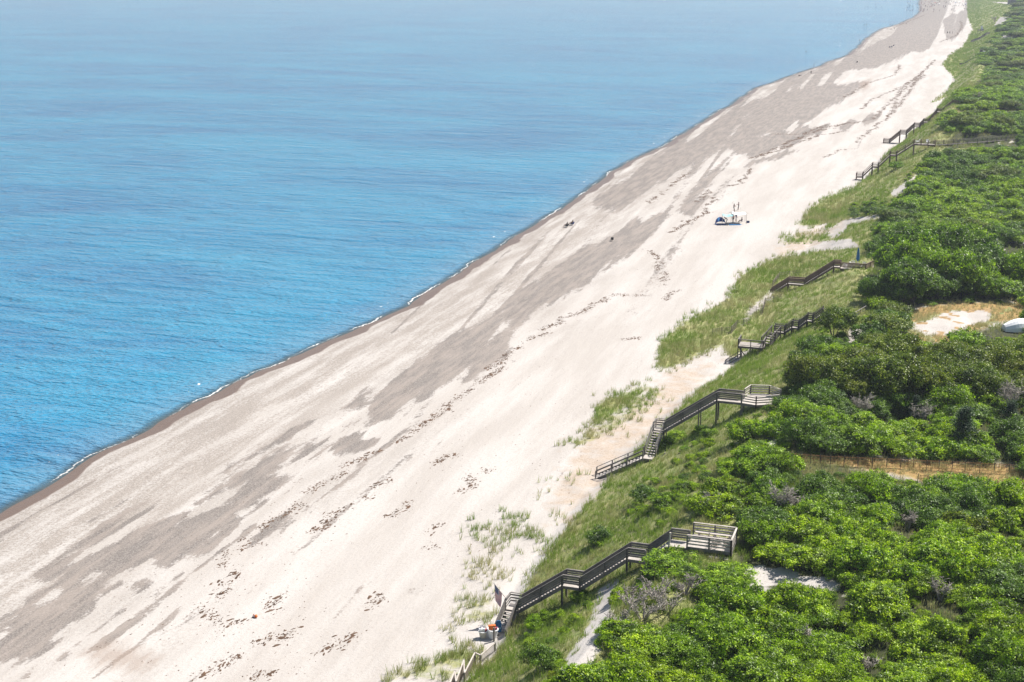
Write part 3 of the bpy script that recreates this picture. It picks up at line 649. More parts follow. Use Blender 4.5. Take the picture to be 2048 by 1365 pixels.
def pose(kind):
    J = dict(pelvis=(0,0,.93),waist=(0,0,1.1),chest=(0,0,1.32),neck=(0,.01,1.5),head=(0,.03,1.62),crown=(0,.02,1.70),ls=(-.19,0,1.41),le=(-.25,-.02,1.13),lw=(-.26,.06,.90),lh=(-.26,.08,.80),
        rs=(.19,0,1.41),re=(.25,-.02,1.13),rw=(.26,.06,.90),rh=(.26,.08,.80),lhip=(-.10,0,.88),lk=(-.12,.02,.48),la=(-.13,-.02,.08),lt=(-.14,.14,.04),rhip=(.10,0,.88),rk=(.12,.02,.48),ra=(.13,-.02,.08),rt=(.14,.14,.04))
    if kind == 'reach': J.update(le=(-.22,.2,1.22),lw=(-.16,.42,1.25),lh=(-.14,.5,1.27),re=(.2,.18,1.2),rw=(.12,.40,1.2),rh=(.1,.48,1.22),rk=(.14,.16,.5),ra=(.14,.2,.08),rt=(.14,.35,.04))
    if kind == 'bend': J.update(pelvis=(0,-.1,.92),waist=(0,.02,1.06),chest=(0,.22,1.18),neck=(0,.38,1.25),head=(0,.48,1.27),crown=(0,.56,1.28),ls=(-.19,.27,1.18),rs=(.19,.27,1.18),le=(-.21,.34,.92),re=(.21,.34,.92),lw=(-.17,.42,.70),rw=(.17,.42,.70),lh=(-.16,.45,.61),rh=(.16,.45,.61),lhip=(-.1,-.1,.87),rhip=(.1,-.1,.87))
    if kind == 'walk': J.update(lk=(-.11,.16,.50),la=(-.12,.26,.10),lt=(-.12,.42,.06),rk=(.11,-.04,.48),ra=(.12,-.3,.12),rt=(.12,-.16,.05),lw=(-.27,-.12,.92),lh=(-.27,-.14,.83),rw=(.27,.22,.95),rh=(.27,.26,.87))
    if kind in ('sit', 'lounge'):
        z = .14 if kind == 'sit' else .32; b = .02 if kind == 'sit' else -.18
        J.update(pelvis=(0,0,z),waist=(0,b*.4,z+.17),chest=(0,b,z+.38),neck=(0,b*1.3+.02,z+.56),head=(0,b*1.4+.04,z+.68),crown=(0,b*1.4+.03,z+.76),ls=(-.19,b,z+.47),rs=(.19,b,z+.47),le=(-.25,b+.12,z+.22),re=(.25,b+.12,z+.22),
            lw=(-.22,b+.36,z+.2),rw=(.22,b+.36,z+.2),lh=(-.2,b+.45,z+.2),rh=(.2,b+.45,z+.2),lhip=(-.1,.03,z),rhip=(.1,.03,z),lk=(-.14,.42,z+.2),rk=(.14,.42,z+.2),la=(-.14,.72,.08),ra=(.14,.72,.08),lt=(-.14,.88,.07),rt=(.14,.88,.07))
    return J
_fig = {}
def fig_mesh(kind, shirt, shorts, skin):
    k = (kind, shirt, shorts, skin)
    if k not in _fig:
        bm_ = dict(waist=1 if shirt else 0, chest=1 if shirt else 0, ls=1 if shirt else 0, rs=1 if shirt else 0, lhip=2, rhip=2)
        bm_['lhiplk'] = 2; bm_['rhiprk'] = 2; bm_['pelviswaist'] = 2
        _fig[k] = figure(pose(kind), BON, RAD, [M[skin], M[shirt or skin], M[shorts]], bm_)
    return _fig[k]
_hair = {}
def person(loc, kind, rz, shirt, shorts, label, skin='skin', group=None, sc=1.08):
    o = link(bpy.data.objects.new('person', fig_mesh(kind, shirt, shorts, skin))); o.location = loc; o.rotation_euler = (0, 0, rz); o.scale = (sc,) * 3
    tag(o, label, 'person', group)
    if kind not in _hair:
        h = Vector(pose(kind)['head']); c = Vector(pose(kind)['crown']); m = MB(); q = (c - h).normalized()
        m.lathe([(.075, -.05), (.098, 0), (.092, .05), (.065, .095), (.005, .115)], 10, 0, tuple(h + Vector((0, -.02, 0)) + q * .012)); _hair[kind] = m.mesh('hair', M['hair'])
    link(bpy.data.objects.new('hair', _hair[kind]), o)
    return o
def beach_chair(loc, rz, mat, label, group=None):
    r = empty('beach_chair', loc, rz, label, 'beach chair', group)
    m = MB().beam((-.25, .35, .26), (.25, .35, .26), .03, .03); m = MB(); m.quadbox([(-.26,-.2,.2),(.26,-.2,.2),(.26,.32,.27),(-.26,.32,.27),(-.26,-.2,.23),(.26,-.2,.23),(.26,.32,.3),(-.26,.32,.3)]); m.build('seat', M[mat], r)
    MB().quadbox([(-.26,-.22,.2),(.26,-.22,.2),(.26,-.19,.23),(-.26,-.19,.23),(-.26,-.55,.82),(.26,-.55,.82),(.26,-.52,.84),(-.26,-.52,.84)]).build('backrest', M[mat], r)
    m = MB()
    for x in (-.29, .29): m.tube((x,.34,.3),(x,-.3,0),.014,.014); m.tube((x,.3,0),(x,-.3,.4),.014,.014); m.tube((x,-.2,.2),(x,-.56,.84),.014,.014); m.tube((x,-.32,.45),(x,.2,.45),.02,.02); m.tube((x,.2,.45),(x,.2,.2),.012,.012)
    m.build('frame', M['steel'], r); return r
# ---------------------------------------------------------------- on the beach
def G(p, dz=0.): p = Vector(p); p.z = float(hz(p.x, p.y)) + dz; return p
toC = -HEAD      # facing helpers: a figure's front is its local +Y
a = at(1467.5, 424); person(a, 'reach', R(-95), 'black', 'black', 'standing person in dark clothes, left of the two behind the canopy, reaching to the other', 'skin2')
a = at(1477, 421); person(a, 'reach', R(85), None, 'black', 'standing person at the right of the pair behind the canopy, hands held out', 'skin2')
def dome_tent():
    p = at(1441, 449); r = empty('dome_tent', p, R(20), 'small dark blue dome beach tent at the left end of the canopy group', 'tent')
    m = MB(); n = 9; k = 0; W, D, Hh = 1.15, 1.0, 1.45
    for j in range(n + 1):
        t = math.pi * j / n
        for i in range(7):
            u = math.pi / 2 * i / 6 * 1.25; m.v.append((-W * math.cos(t), D * math.cos(u) * max(.15, math.sin(t)) * (1 if i else 1.0), Hh * math.sin(t) * math.cos(u * .55)))
    for j in range(n):
        for i in range(6): a_ = j * 7 + i; m.f.append((a_, a_ + 1, a_ + 8, a_ + 7)); m.mi.append(0 if (j % 3) else 1)
    o = m.build('shell', [M['navy'], M['blue']], r); sm = o.modifiers.new('t', 'SOLIDIFY'); sm.thickness = .02
    m = MB()
    for j in range(n):
        t0, t1 = math.pi * j / n, math.pi * (j + 1) / n; m.tube((-W*math.cos(t0), D*.9*math.sin(t0)+.05, Hh*math.sin(t0)), (-W*math.cos(t1), D*.9*math.sin(t1)+.05, Hh*math.sin(t1)), .02, .02)
    m.build('pole', M['white'], r); MB().box(-W, W, -.9, .9, .01, .03).build('floor', M['navy'], r)
dome_tent()
def canopy(px, py, w_, d_, h, mat, label, poles, rz=0, sag=.18):
    p = at(px, py); r = empty('beach_canopy', p, rz, label, 'canopy'); m = MB(); n = 8; 
    for j in range(n + 1):
        for i in range(n + 1):
            x = (i / n - .5) * w_; y = (j / n - .5) * d_; m.v.append((x, y, h + .15 * math.sin(i * 1.3) * .4 - sag * (1 - (2 * abs(i / n - .5)) ** 2) * (2 * abs(j / n - .5)) ** 2))
    for j in range(n):
        for i in range(n): a_ = j * (n + 1) + i; m.f.append((a_, a_ + 1, a_ + n + 2, a_ + n + 1)); m.mi.append(0)
    o = m.build('shade_cloth', M[mat], r); s_ = o.modifiers.new('t', 'SOLIDIFY'); s_.thickness = .015
    for x, y in poles: MB().tube((x * w_ / 2, y * d_ / 2, -.1), (x * w_ / 2, y * d_ / 2, h + .05), .035, .03).build('pole', M['steel'] if mat != 'white' else M['wood_brown'], r)
    m = MB()
    for x in (-1, 1): m.tube((x * w_ / 2, -d_ / 2, h + .02), (x * w_ / 2, d_ / 2, h + .02), .02, .02)
    m.build('frame', M['steel'], r)
canopy(1455, 448, 2.3, 2.4, 1.95, 'teal', 'pale teal canopy between the blue tent and the white canopy', [(-1, -1), (-1, 1), (1, 1)], R(12))
canopy(1477, 446, 3.0, 3.0, 2.15, 'white', 'white square canopy on brown poles beside the teal one', [(-1, 1), (1, -1), (1, 1)], R(14))
a = at(1453, 448); person(a, 'bend', R(100), 'black', 'black', 'person in black bending over under the teal canopy', 'skin2')
a = at(1466, 446); person(a, 'stand', R(30), 'red', 'black', 'standing person with a dark red top under the white canopy', 'skin2')
a = at(1472, 444); person(a, 'stand', R(-40), 'blue', 'white', 'person in blue standing deepest under the white canopy', 'skin')
a = at(1484, 444); person(a, 'sit', R(120), 'black', 'navy', 'person in black seated on the sand at the right edge of the white canopy', 'skin2')
p = at(1471, 450); MB().box(-1.4, 1.4, -.7, .7, .02, .04).build('beach_blanket', M['blue'], None, p); bpy.data.objects['beach_blanket'].rotation_euler = (0, 0, R(12)); tag(bpy.data.objects['beach_blanket'], 'blue blanket spread on the sand before the white canopy', 'blanket')
def cooler(p, label):
    r = empty('cooler', p, R(15), label, 'cooler'); m = MB().box(-.3, .3, -.2, .2, 0, .34); m.build('body', M['navy'], r); MB().box(-.32, .32, -.22, .22, .343, .41).build('lid', M['black'], r)
    m = MB()
    for x in (-.34, .34): m.beam((x, -.12, .3), (x, .12, .3), .03, .03)
    m.build('handle', M['black'], r)
cooler(at(1496, 446), 'small dark cooler on the sand right of the white canopy')
# two loungers near the waterline and a lone chair
q = at(1133, 455); beach_chair(q, R(60), 'black', 'low black beach chair nearer of two by the waterline'); person(Vector(q) + Vector((0, 0, .02)), 'lounge', R(60), 'black', 'black', 'person in black reclining in the nearer chair by the waterline', 'skin2')
q = at(1144, 451); beach_chair(q, R(60), 'navy', 'low dark beach chair farther of two by the waterline'); person(Vector(q) + Vector((0, 0, .02)), 'lounge', R(60), None, 'black', 'person reclining in the farther chair by the waterline', 'skin2')
q = at(1224, 482); beach_chair(q, R(20), 'black', 'empty black beach chair alone on the pale sand beside the grey pebble band')
q = at(1714, 126); beach_chair(q, R(20), 'black', 'distant single beach chair on grey sand near the curved shoreline'); person(Vector(q), 'lounge', R(20), 'black', 'black', 'distant person sitting alone on grey sand', 'skin2')
for i, (x, y, lab) in enumerate([(1779, 96, 'left of three distant chairs on a white sand streak'), (1783, 95.5, 'middle of three distant chairs on a white sand streak'), (1787, 93, 'right of three distant chairs on a white sand streak')]):
    q = at(x, y); beach_chair(q, R(30), 'navy', lab, 'distant row of three chairs'); person(q, 'lounge', R(30), 'black', 'black', 'person in the ' + lab, 'skin2', 'people in the distant row of three chairs')
for i, (x, kd, lab) in enumerate([(1895, 'stand', 'left'), (1899.5, 'walk', 'middle'), (1904.5, 'stand', 'right')]): person(at(x, 68), kd, R(40 * i), 'black', 'black', lab + ' of three dark figures standing together on far white sand', 'skin2', 'three far people in a row')
for x, y, kd, lab, sh in [(1622, 149, 'stand', 'dark figure standing at the foam edge nearest the middle of the shoreline', 'black'), (1598, 153, 'sit', 'left of two people sitting at the foam edge', 'black'), (1602, 152.5, 'sit', 'right of two people sitting at the foam edge', 'navy'),
        (1774, 61, 'stand', 'distant figure standing at the waterline left of a lying one', 'red'), (1789, 60, 'bend', 'distant figure bending on the sand near the waterline', 'black'), (1812, 48.5, 'sit', 'tiny seated figure at the far waterline', 'black')]:
    person(at(x, y), kd, R(random.uniform(0, 360)), sh, 'black', lab, 'skin2')
def water_person(x, y, depth, lab, group=None, skin='skin2', sh=None):
    p = unz(x, y, 0); person((p[0], p[1], -depth), 'stand', R((x * 37) % 360), sh or 'black', 'black', lab, skin, group, 1.15)
for x, y, d_, lab in [(1612, 105, .75, 'lone wader standing out in the water'), (1628, 133, .5, 'wader just off the foam edge'), (1728.5, 52, .35, 'left of two waders standing together in the far water'), (1733, 51.5, .35, 'right of two waders standing together in the far water'),
        (1780, 52, .2, 'left of two waders close to the far waterline'), (1784, 52.5, .2, 'right of two waders close to the far waterline'), (1730, 14, .5, 'far wader left of a second in the upper water'), (1736, 14, .6, 'far wader beside another in the upper water'), (1751, 10, .7, 'lone far wader between two small groups'),
        (1752, 15, .8, 'swimmer in front of the lone far wader'), (1763, 14.5, .8, 'rightmost swimmer of the far open-water group'), (1719, 82, .9, 'swimmer low in the water off the shoreline bend')]: water_person(x, y, d_, lab)
rc = random.Random(7)
CG = 'crowd far along the beach'
cols = ['red', 'black', 'navy', 'black', None, None, 'white', 'black', 'navy']; 
for i in range(26):
    x, y = rc.uniform(1812, 1840), rc.uniform(1, 24); x = min(x, 1839 - abs(y - 12) * .1); c = rc.choice([None, None, 'black'])
    water_person(x, y, rc.uniform(.2, .8), 'far bather standing in the shallow water beside the crowded beach', 'far bathers in the shallows', sh=c)
for i in range(96):
    x, y = rc.uniform(1843, 1934), rc.uniform(-1, 16) + (0 if rc.random() < .7 else 9); c = rc.choice(cols)
    if i < 14: x, y = rc.uniform(1838, 1856), rc.uniform(8, 26)
    person(at(x, y), rc.choice(['stand', 'walk', 'sit', 'stand', 'lounge']), R(rc.uniform(0, 360)), c, rc.choice(['black', 'navy', 'red', 'blue']), 'far beachgoer on the crowded sand at the top of the beach', 'skin2', CG, 1.3)
um = None
def umbrella(loc, mat, label, group, opened=True):
    r = empty('beach_umbrella', loc, 0, label, 'umbrella', group); MB().tube((0,0,-.2), (0,0,2.3), .03, .025).build('pole', M['white'], r)
    m = MB(); n = 8
    if opened: prof = [(1.15, 1.85), (.8, 2.1), (.4, 2.26), (.02, 2.33)]
    else: prof = [(.10, .75), (.19, .95), (.16, 1.5), (.09, 2.2), (.02, 2.42)]
    m.lathe(prof, n if opened else 10); m.build('canopy', M[mat], r); return r
for i, (x, y, c) in enumerate([(1864, 6, 'navy'), (1870, 9, 'red'), (1875, 5, 'black'), (1908, 3, 'navy'), (1911, 9, 'blue'), (1918, 7, 'white'), (1926, 6, 'red'), (1900, 4, 'black'), (1931, 12, 'blue'), (1922, 2, 'navy'), (1878, 11, 'white')]):
    umbrella(at(x, y), c, '%s beach umbrella far away among the crowd' % c, 'far beach umbrellas')
o = umbrella((-15.9, 236.6, 7.52), 'blue', 'closed blue umbrella standing on the deck of the brown staircase', None, False); o.scale = (1.5, 1.5, 1.35)
def lounge_chair(loc, rz, label, group=None, mat='white'):
    r = empty('deck_chair', loc, rz, label, 'chair', group); m = MB()
    for i in range(5): m.box(-.28, .28, -.25 + i * .13, -.15 + i * .13, .36 + i * .015, .385 + i * .015)
    m.build('seat', M[mat], r); m = MB()
    for i in range(5): x = -.24 + i * .12; m.beam((x, -.27, .36), (x * 1.1, -.6, 1.0), .1, .022)
    m.build('backrest', M[mat], r)
    for x, y, h in ((-.27, .36, .5), (.27, .36, .5), (-.27, -.28, .42), (.27, -.28, .42)): MB().box(x - .03, x + .03, y - .04, y + .04, 0, h).build('leg', M[mat], r)
    for x in (-.34, .34): MB().box(x - .06, x + .06, -.35, .42, .58, .605).build('armrest', M[mat], r)
for i, (x, y, rz, t_) in enumerate([(-17.6, 235.6, 70, 'left white slatted chair on the umbrella deck'), (-16.8, 237.2, 20, 'white slatted chair behind the closed blue umbrella'), (-14.6, 236.8, -20, 'white slatted chair right of the closed blue umbrella'), (-15.2, 235.4, -60, 'white slatted chair nearest the rail of the umbrella deck')]):
    lounge_chair((x, y, 7.51), R(rz), t_, 'chairs on the umbrella deck')
lounge_chair((-12.0, 367.3, 12.3), R(60), 'pale chair on the landing at the top of the open-railed staircase'); lounge_chair((-9.5, 367.0, 12.3), R(200), 'pale chair nearest the boardwalk on the top landing of the open-railed staircase')

def flag():
    b = Vector((-34.15, 103.6, 4.9)); tip = Vector(uny(988, 1167, 104.2)); b = Vector(uny(1014, 1200, 104.0)); r = empty('flag', b, 0, 'american flag drooping from a slanted pole on the lower landing of the nearest staircase', 'flag')
    MB().tube((0, 0, 0), tip - b, .03, .022).build('pole', M['wood_pale'], r); MB().lathe([(.001, -.05), (.05, 0), (.001, .05)], 8, 0, tuple(tip - b)).build('finial', M['steel'], r)
    d = (b - tip); H_ = 1.05; q = d.normalized(); t0 = tip - b; m = MB(); nr_, nc_ = 13, 20
    for i in range(nr_ + 1):
        for j in range(nc_ + 1):
            u = i / nr_; v = j / nc_; p = t0 + q * (.05 + H_ * u); p = p + Vector((.10 * v * 1.0 - .18 * u * v, -.05 * v + .07 * math.sin(v * 9 + u * 3) * v, -1.55 * v + .25 * u * v)); m.v.append(tuple(p))
    for i in range(nr_):
        for j in range(nc_): k = i * (nc_ + 1) + j; m.f.append((k, k + 1, k + nc_ + 2, k + nc_ + 1)); m.mi.append(2 if (i < 7 and j < 8) else (i % 2))
    o = m.build('cloth', [M['red'], M['white'], M['navy']], r)
    st = MB()
    for i in range(9):
        for j in range(11):
            if (i + j) % 2: continue
            u = (i + .9) / 10 * 7 / 13; v = (j + .9) / 12 * .4; p = t0 + q * (.05 + H_ * u) + Vector((.10 * v - .18 * u * v, -.05 * v + .07 * math.sin(v * 9 + u * 3) * v - .012, -1.55 * v + .25 * u * v)); st.beam(p - Vector((.013, 0, 0)), p + Vector((.013, 0, 0)), .006, .026)
    st.build('stars', M['white'], o)
flag()
def bins():
    p0 = at(966, 1276)
    def bin_(p, sc, label, rz=.2, mat='plastic'):
        r = empty('storage_bin', p, rz, label, 'bin', 'beach bins beside the nearest staircase'); m = MB(); k = 12
        m.lathe([(.001, .02), (.27*sc, .02), (.36*sc, .62*sc), (.33*sc, .62*sc), (.24*sc, .06), (.001, .06)], 16); m.build('body', M[mat], r); MB().lathe([(.35*sc,.58*sc),(.40*sc,.6*sc),(.40*sc,.66*sc),(.33*sc,.66*sc)], 16).build('rim', M['white'], r); return r
    bin_(p0, 1.0, 'pale round bin heaped with white and dark beach things, left of the pair'); p1 = G(p0 + Vector((.78, .25, 0))); bin_(p1, 1.25, 'taller pale bin against the staircase, right of the pair', mat='white')
    def bag(p, mats, label, s_=1.):
        r = empty('beach_bag', p, .5, label, 'bag'); m = MB(); m.quadbox([(-.22*s_,-.1*s_,0),(.22*s_,-.1*s_,0),(.22*s_,.1*s_,0),(-.22*s_,.1*s_,0),(-.28*s_,-.13*s_,.36*s_),(.28*s_,-.13*s_,.36*s_),(.28*s_,.13*s_,.36*s_),(-.28*s_,.13*s_,.36*s_)]); o = m.build('body', M[mats[0]], r); b_ = o.modifiers.new('b', 'BEVEL'); b_.width = .05; b_.segments = 3
        m = MB(); n = 8
        for y in (-.1, .1):
            for i in range(n): t0, t1 = math.pi * i / n, math.pi * (i + 1) / n; m.tube((-.15*s_*math.cos(t0), y*s_, .36*s_ + .24*s_*math.sin(t0)), (-.15*s_*math.cos(t1), y*s_, .36*s_ + .24*s_*math.sin(t1)), .018, .018)
        m.build('handle', M[mats[1]], r)
    bag(p0 + Vector((-.05, -.1, .55)), ('white', 'navy'), 'white bag with navy handles on top of the left bin'); bag(p0 + Vector((.15, .1, .5)), ('red', 'black'), 'small dark red bag tucked in the left bin', .8); bag(p0 + Vector((-.25, .12, .48)), ('navy', 'white'), 'small navy bag at the left side of the left bin', .7)
    bag(p1 + Vector((-.05, -.05, .78)), ('orange', 'white'), 'bright orange bag with a pale loop handle on top of the right bin', 1.15); bag(p1 + Vector((.2, .1, .7)), ('pink', 'black'), 'pink bag beside the orange one on the right bin', .7)
    r = empty('boogie_board', p1 + Vector((.35, .45, .35)), .6, 'blue foam board leaning behind the right bin', 'foam board'); m = MB(); k = []
    prof = [(-.27,0),(.27,0),(.28,.7),(.22,.98),(.1,1.08),(-.1,1.08),(-.22,.98),(-.28,.7)]
    m.v = [(x, .02, z) for x, z in prof] + [(x, -.04, z) for x, z in prof]; n = 8; m.f = [tuple(range(n)), tuple(reversed(range(n, 2*n)))] + [(i+n, (i+1)%n+n, (i+1)%n, i) for i in range(n)]; m.mi = [0]*len(m.f); m.build('board', M['blue'], r); MB().box(-.2, .2, -.06, -.045, .3, .45).build('stripe', M['teal'], r)
bins()
def toy():
    p = at(511, 1235); r = empty('lost_buoy', p, .4, 'small orange lobster buoy lying alone on the open sand', 'buoy'); m = MB(); m.lathe([(.001,-.28),(.10,-.26),(.15,-.1),(.15,.1),(.08,.26),(.001,.28)], 12); o = m.build('float', M['orange'], r); o.rotation_euler = (R(84), 0, .6); o.location = (0, 0, .14)
    o = MB().lathe([(.151,-.05),(.156,0),(.151,.05)], 12).build('band', M['white'], r); o.rotation_euler = (R(84), 0, .6); o.location = (0, 0, .14); o = MB().tube((0,0,-.45),(0,0,.4),.015,.015).build('stick', M['wood_pale'], r); o.rotation_euler = (R(84), 0, .6); o.location = (0, 0, .14)
toy()
def white_boat():
    p = at(2042, 664); r = empty('covered_boat', p, R(25), 'white rounded boat cover with dark openings at the right edge among shrubs', 'boat')
    m = MB(); n = 12; L_ = 5.0
    for j in range(n + 1):
        t = j / n; x = -L_ / 2 + L_ * t; wd = 1.25 * math.sin(math.pi * min(1, .12 + t * .86)) ** .6
        for i in range(9): a_ = math.pi * i / 8; m.v.append((x, wd * math.cos(a_), .25 + (1.1 + .5 * math.sin(math.pi * t)) * math.sin(a_) * (.45 + .55 * wd / 1.25)))
    for j in range(n):
        for i in range(8): k = j * 9 + i; m.f.append((k, k + 1, k + 10, k + 9)); m.mi.append(0)
    m.f += [tuple(range(9)), tuple(reversed(range(n * 9, n * 9 + 9)))]; m.mi += [0, 0]
    o = m.build('cover', M['white'], r)
    m = MB(); m.lathe([(.001, .02), (.38, .03), (.5, -.06)], 14); o = m.build('opening', M['black'], r); o.location = (-.3, -1.0, .98); o.rotation_euler = (R(62), 0, 0); o.scale = (1, .8, 1)
    m = MB(); m.lathe([(.001, .02), (.25, .03), (.34, -.05)], 12); o = m.build('opening', M['blue'], r); o.location = (-1.35, -.85, .85); o.rotation_euler = (R(60), 0, 0)
    m = MB(); m.beam((-2.3, -.9, .05), (2.3, -1.1, .05), .12, .12); m.beam((-2.3, .9, .05), (2.3, 1.1, .05), .12, .12); m.build('trailer', M['steel'], r)
white_boat()
def guard_box():
    p = at(1961, 66); r = empty('lifeguard_stand', p, 0, 'far dark stand with a white board on the green slope', 'stand'); m = MB().box(-2, 2, -1.5, 1.5, 1.4, 1.6)
    m.build('platform', M['wood_dark'], r)
    for x in (-1.9, 0, 1.9):
        for y in (-1.4, 1.4): MB().box(x-.1, x+.1, y-.1, y+.1, -.6, 2.6).build('post', M['wood_dark'], r)
    m = MB()
    for z in (1.9, 2.2, 2.5): m.box(-2, 2, -1.56, -1.5, z, z + .16)
    m.build('railing', M['wood_dark'], r); MB().quadbox([(.2,.6,1.6),(2.0,.6,1.6),(2.0,.7,1.6),(.2,.7,1.6),(-.2,.9,4.8),(1.0,.9,4.8),(1.0,1,4.8),(-.2,1,4.8)]).build('board', M['white'], r)
guard_box()
p = at(1962, 110); r = empty('changing_box', p, 0, 'tall dark box with a pale side by the far dark staircase', 'box'); MB().box(-.7, .7, -.6, .6, -.3, 2.6).build('body', M['wood_dark'], r); MB().box(.72, 1.9, -.5, .6, -.3, 1.9).build('panel', M['wall'], r)
def house(px, py, w_, d_, h, label, mat='wall', rz=0):
    p = at(px, py); r = empty('house', p, rz, label, 'house'); MB().box(-w_/2, w_/2, -d_/2, d_/2, -2, h).build('wall', M[mat], r)
    m = MB(); k = w_/2 + .4; q = d_/2 + .4; m.v = [(-k,-q,h),(k,-q,h),(k,q,h),(-k,q,h),(-k,0,h+d_*.35),(k,0,h+d_*.35)]; m.f = [(0,1,5,4),(2,3,4,5),(0,4,3),(1,2,5),(3,2,1,0)]; m.mi = [0]*5; rf = m.build('roof', M['wood'], r)
    MB().box(-.5, .5, -.4, .4, h + .5, h + d_ * .35 + 1).build('chimney', M['red'], rf)
    for i in range(4):
        x = -w_/2 + w_ * (i + .5) / 4; f = MB().box(x - .7, x + .7, -d_/2 - .06, -d_/2 + .02, h * .45, h * .8).build('window', M['white'], r); MB().box(x - .55, x + .55, -d_/2 - .08, -d_/2 - .065, h * .48, h * .77).build('pane', M['black'], f)
house(2034, 5, 16, 8, 4, 'far grey-roofed cottage on the dune at the upper right corner', 'wood', R(-8))

# ---------------------------------------------------------------- seaweed lines
def wrack():
    W6 = [[(1784,240),(1640,340),(1520,440),(1380,530)],[(1380,530),(1220,600),(1110,690)],[(1090,690),(1050,740),(980,790),(870,860)],[(1400,640),(1310,700),(1180,780),(1110,830)],[(1040,850),(900,870),(820,900),(800,960),(810,1030),(790,1080)],[(740,1100),(820,1160),(900,1135),(990,1110),(1010,1050)],
        [(1730,600),(1690,650),(1640,690)],[(1660,545),(1550,590)],[(1300,1090),(1390,1045)],[(1130,1270),(1220,1220),(1290,1195)],[(730,1360),(860,1280),(950,1180)],[(1380,770),(1440,720)],[(1500,830),(1560,800)],[(1525,890),(1565,880)],[(860,1340),(980,1330),(1100,1325)],[(1010,1220),(1075,1180)],[(1490,955),(1530,950)],[(760,1186),(780,1186)]]
    W8 = [[(960,1020),(990,970),(1040,935)],[(1080,890),(1140,880),(1200,800)],[(1210,755),(1400,670),(1530,610),(1650,590),(1750,575)],[(1690,680),(1850,560),(1940,450),(2010,340)],[(1550,750),(1610,715),(1695,710)],[(700,975),(800,900),(900,820)],[(800,1110),(900,1060),(1000,1010)],[(1300,640),(1450,640),(1560,590)],[(1720,520),(1760,480),(1900,420),(1990,370)]]
    WP = [[(1690,195),(1740,165),(1790,150),(1800,130)],[(1780,60),(1800,50),(1850,30)],[(1500,318),(1560,300),(1640,270),(1700,262)],[(1395,405),(1410,390),(1425,380)],[(1780,230),(1800,180),(1840,150),(1870,120)],[(1298,502),(1310,520),(1330,560),(1322,570)],[(1290,592),(1230,590),(1180,610),(1110,650)],[(1110,650),(1060,680),(1000,720),(960,765)],[(1330,600),(1360,580)],[(1240,680),(1280,675)],[(1100,832),(1125,830)],[(1745,240),(1790,195),(1830,165),(1850,150)],[(1880,85),(1915,70),(1924,55),(1921,42)],[(1700,245),(1640,262),(1560,290)]]
    paths = [z6(p) for p in W6] + [[(1000 + x / 2.381, y / 2.381) for x, y in p] for p in W8] + WP
    rg = np.random.default_rng(5); P = []
    for p in paths:
        q = [at(*k) for k in p]
        for a_, b_ in zip(q, q[1:]):
            ln = (b_ - a_).length; k = a_.y; n = int(ln * (26 if k < 260 else 12)); 
            for t in rg.random(n):
                if vnoise(np.array([(a_.y + (b_.y - a_.y) * t) * .8]), np.array([a_.x]), 77)[0] < .36: continue
                mw = 2.2 * (vnoise(np.array([(a_.y + (b_.y - a_.y) * t) / 2.5]), np.array([a_.x]), 78)[0] - .5)
                P.append((a_.x + (b_.x - a_.x) * t + mw + rg.normal() * .38, a_.y + (b_.y - a_.y) * t + rg.normal() * .5, min(.30, .062 * math.exp(rg.normal() * .6)) * (1 if k < 260 else 1.8)))
    for _ in range(2600):
        y = 85 * (5 ** rg.random()); u = rg.uniform(.35, .97); x = XS(np.array([y]))[0] * (1 - u) + XT(np.array([y]))[0] * u
        if fbm(np.array([x / 5]), np.array([y / 16]), 91)[0] > .42: P.append((x, y, rg.uniform(.02, .08)))
    P = np.array(P); n = len(P); k = 6; an = np.linspace(0, 2 * np.pi, k, endpoint=False)
    rr = P[:, 2:3] * rg.uniform(.45, 1.2, (n, k)); th = rg.uniform(0, np.pi, (n, 1)); ex = rg.uniform(1.2, 2.6, (n, 1)); lx = rr * np.cos(an) * ex; ly = rr * np.sin(an) * .75; th = th * .35 - .2 + np.pi / 3
    X = P[:, 0:1] + lx * np.cos(th) - ly * np.sin(th); Y = P[:, 1:2] + lx * np.sin(th) + ly * np.cos(th); Z = hz(X, Y) + .005
    cz = hz(P[:, 0], P[:, 1]) + np.minimum(.3 * P[:, 2], .09) + .02
    co = np.concatenate([np.stack([X, Y, Z], 2), np.stack([P[:, 0], P[:, 1], cz], 1)[:, None]], 1).reshape(-1, 3)
    b = np.arange(n)[:, None, None] * (k + 1); f = np.array([(i, (i + 1) % k, k) for i in range(k)])[None] + b
    me = npmesh('seaweed', co, f.reshape(-1, 3), [M['weed']])
    tag(link(bpy.data.objects.new('seaweed', me)), 'dark brown seaweed scraps strewn in lines along the sand', 'seaweed', None, 'stuff')
wrack()

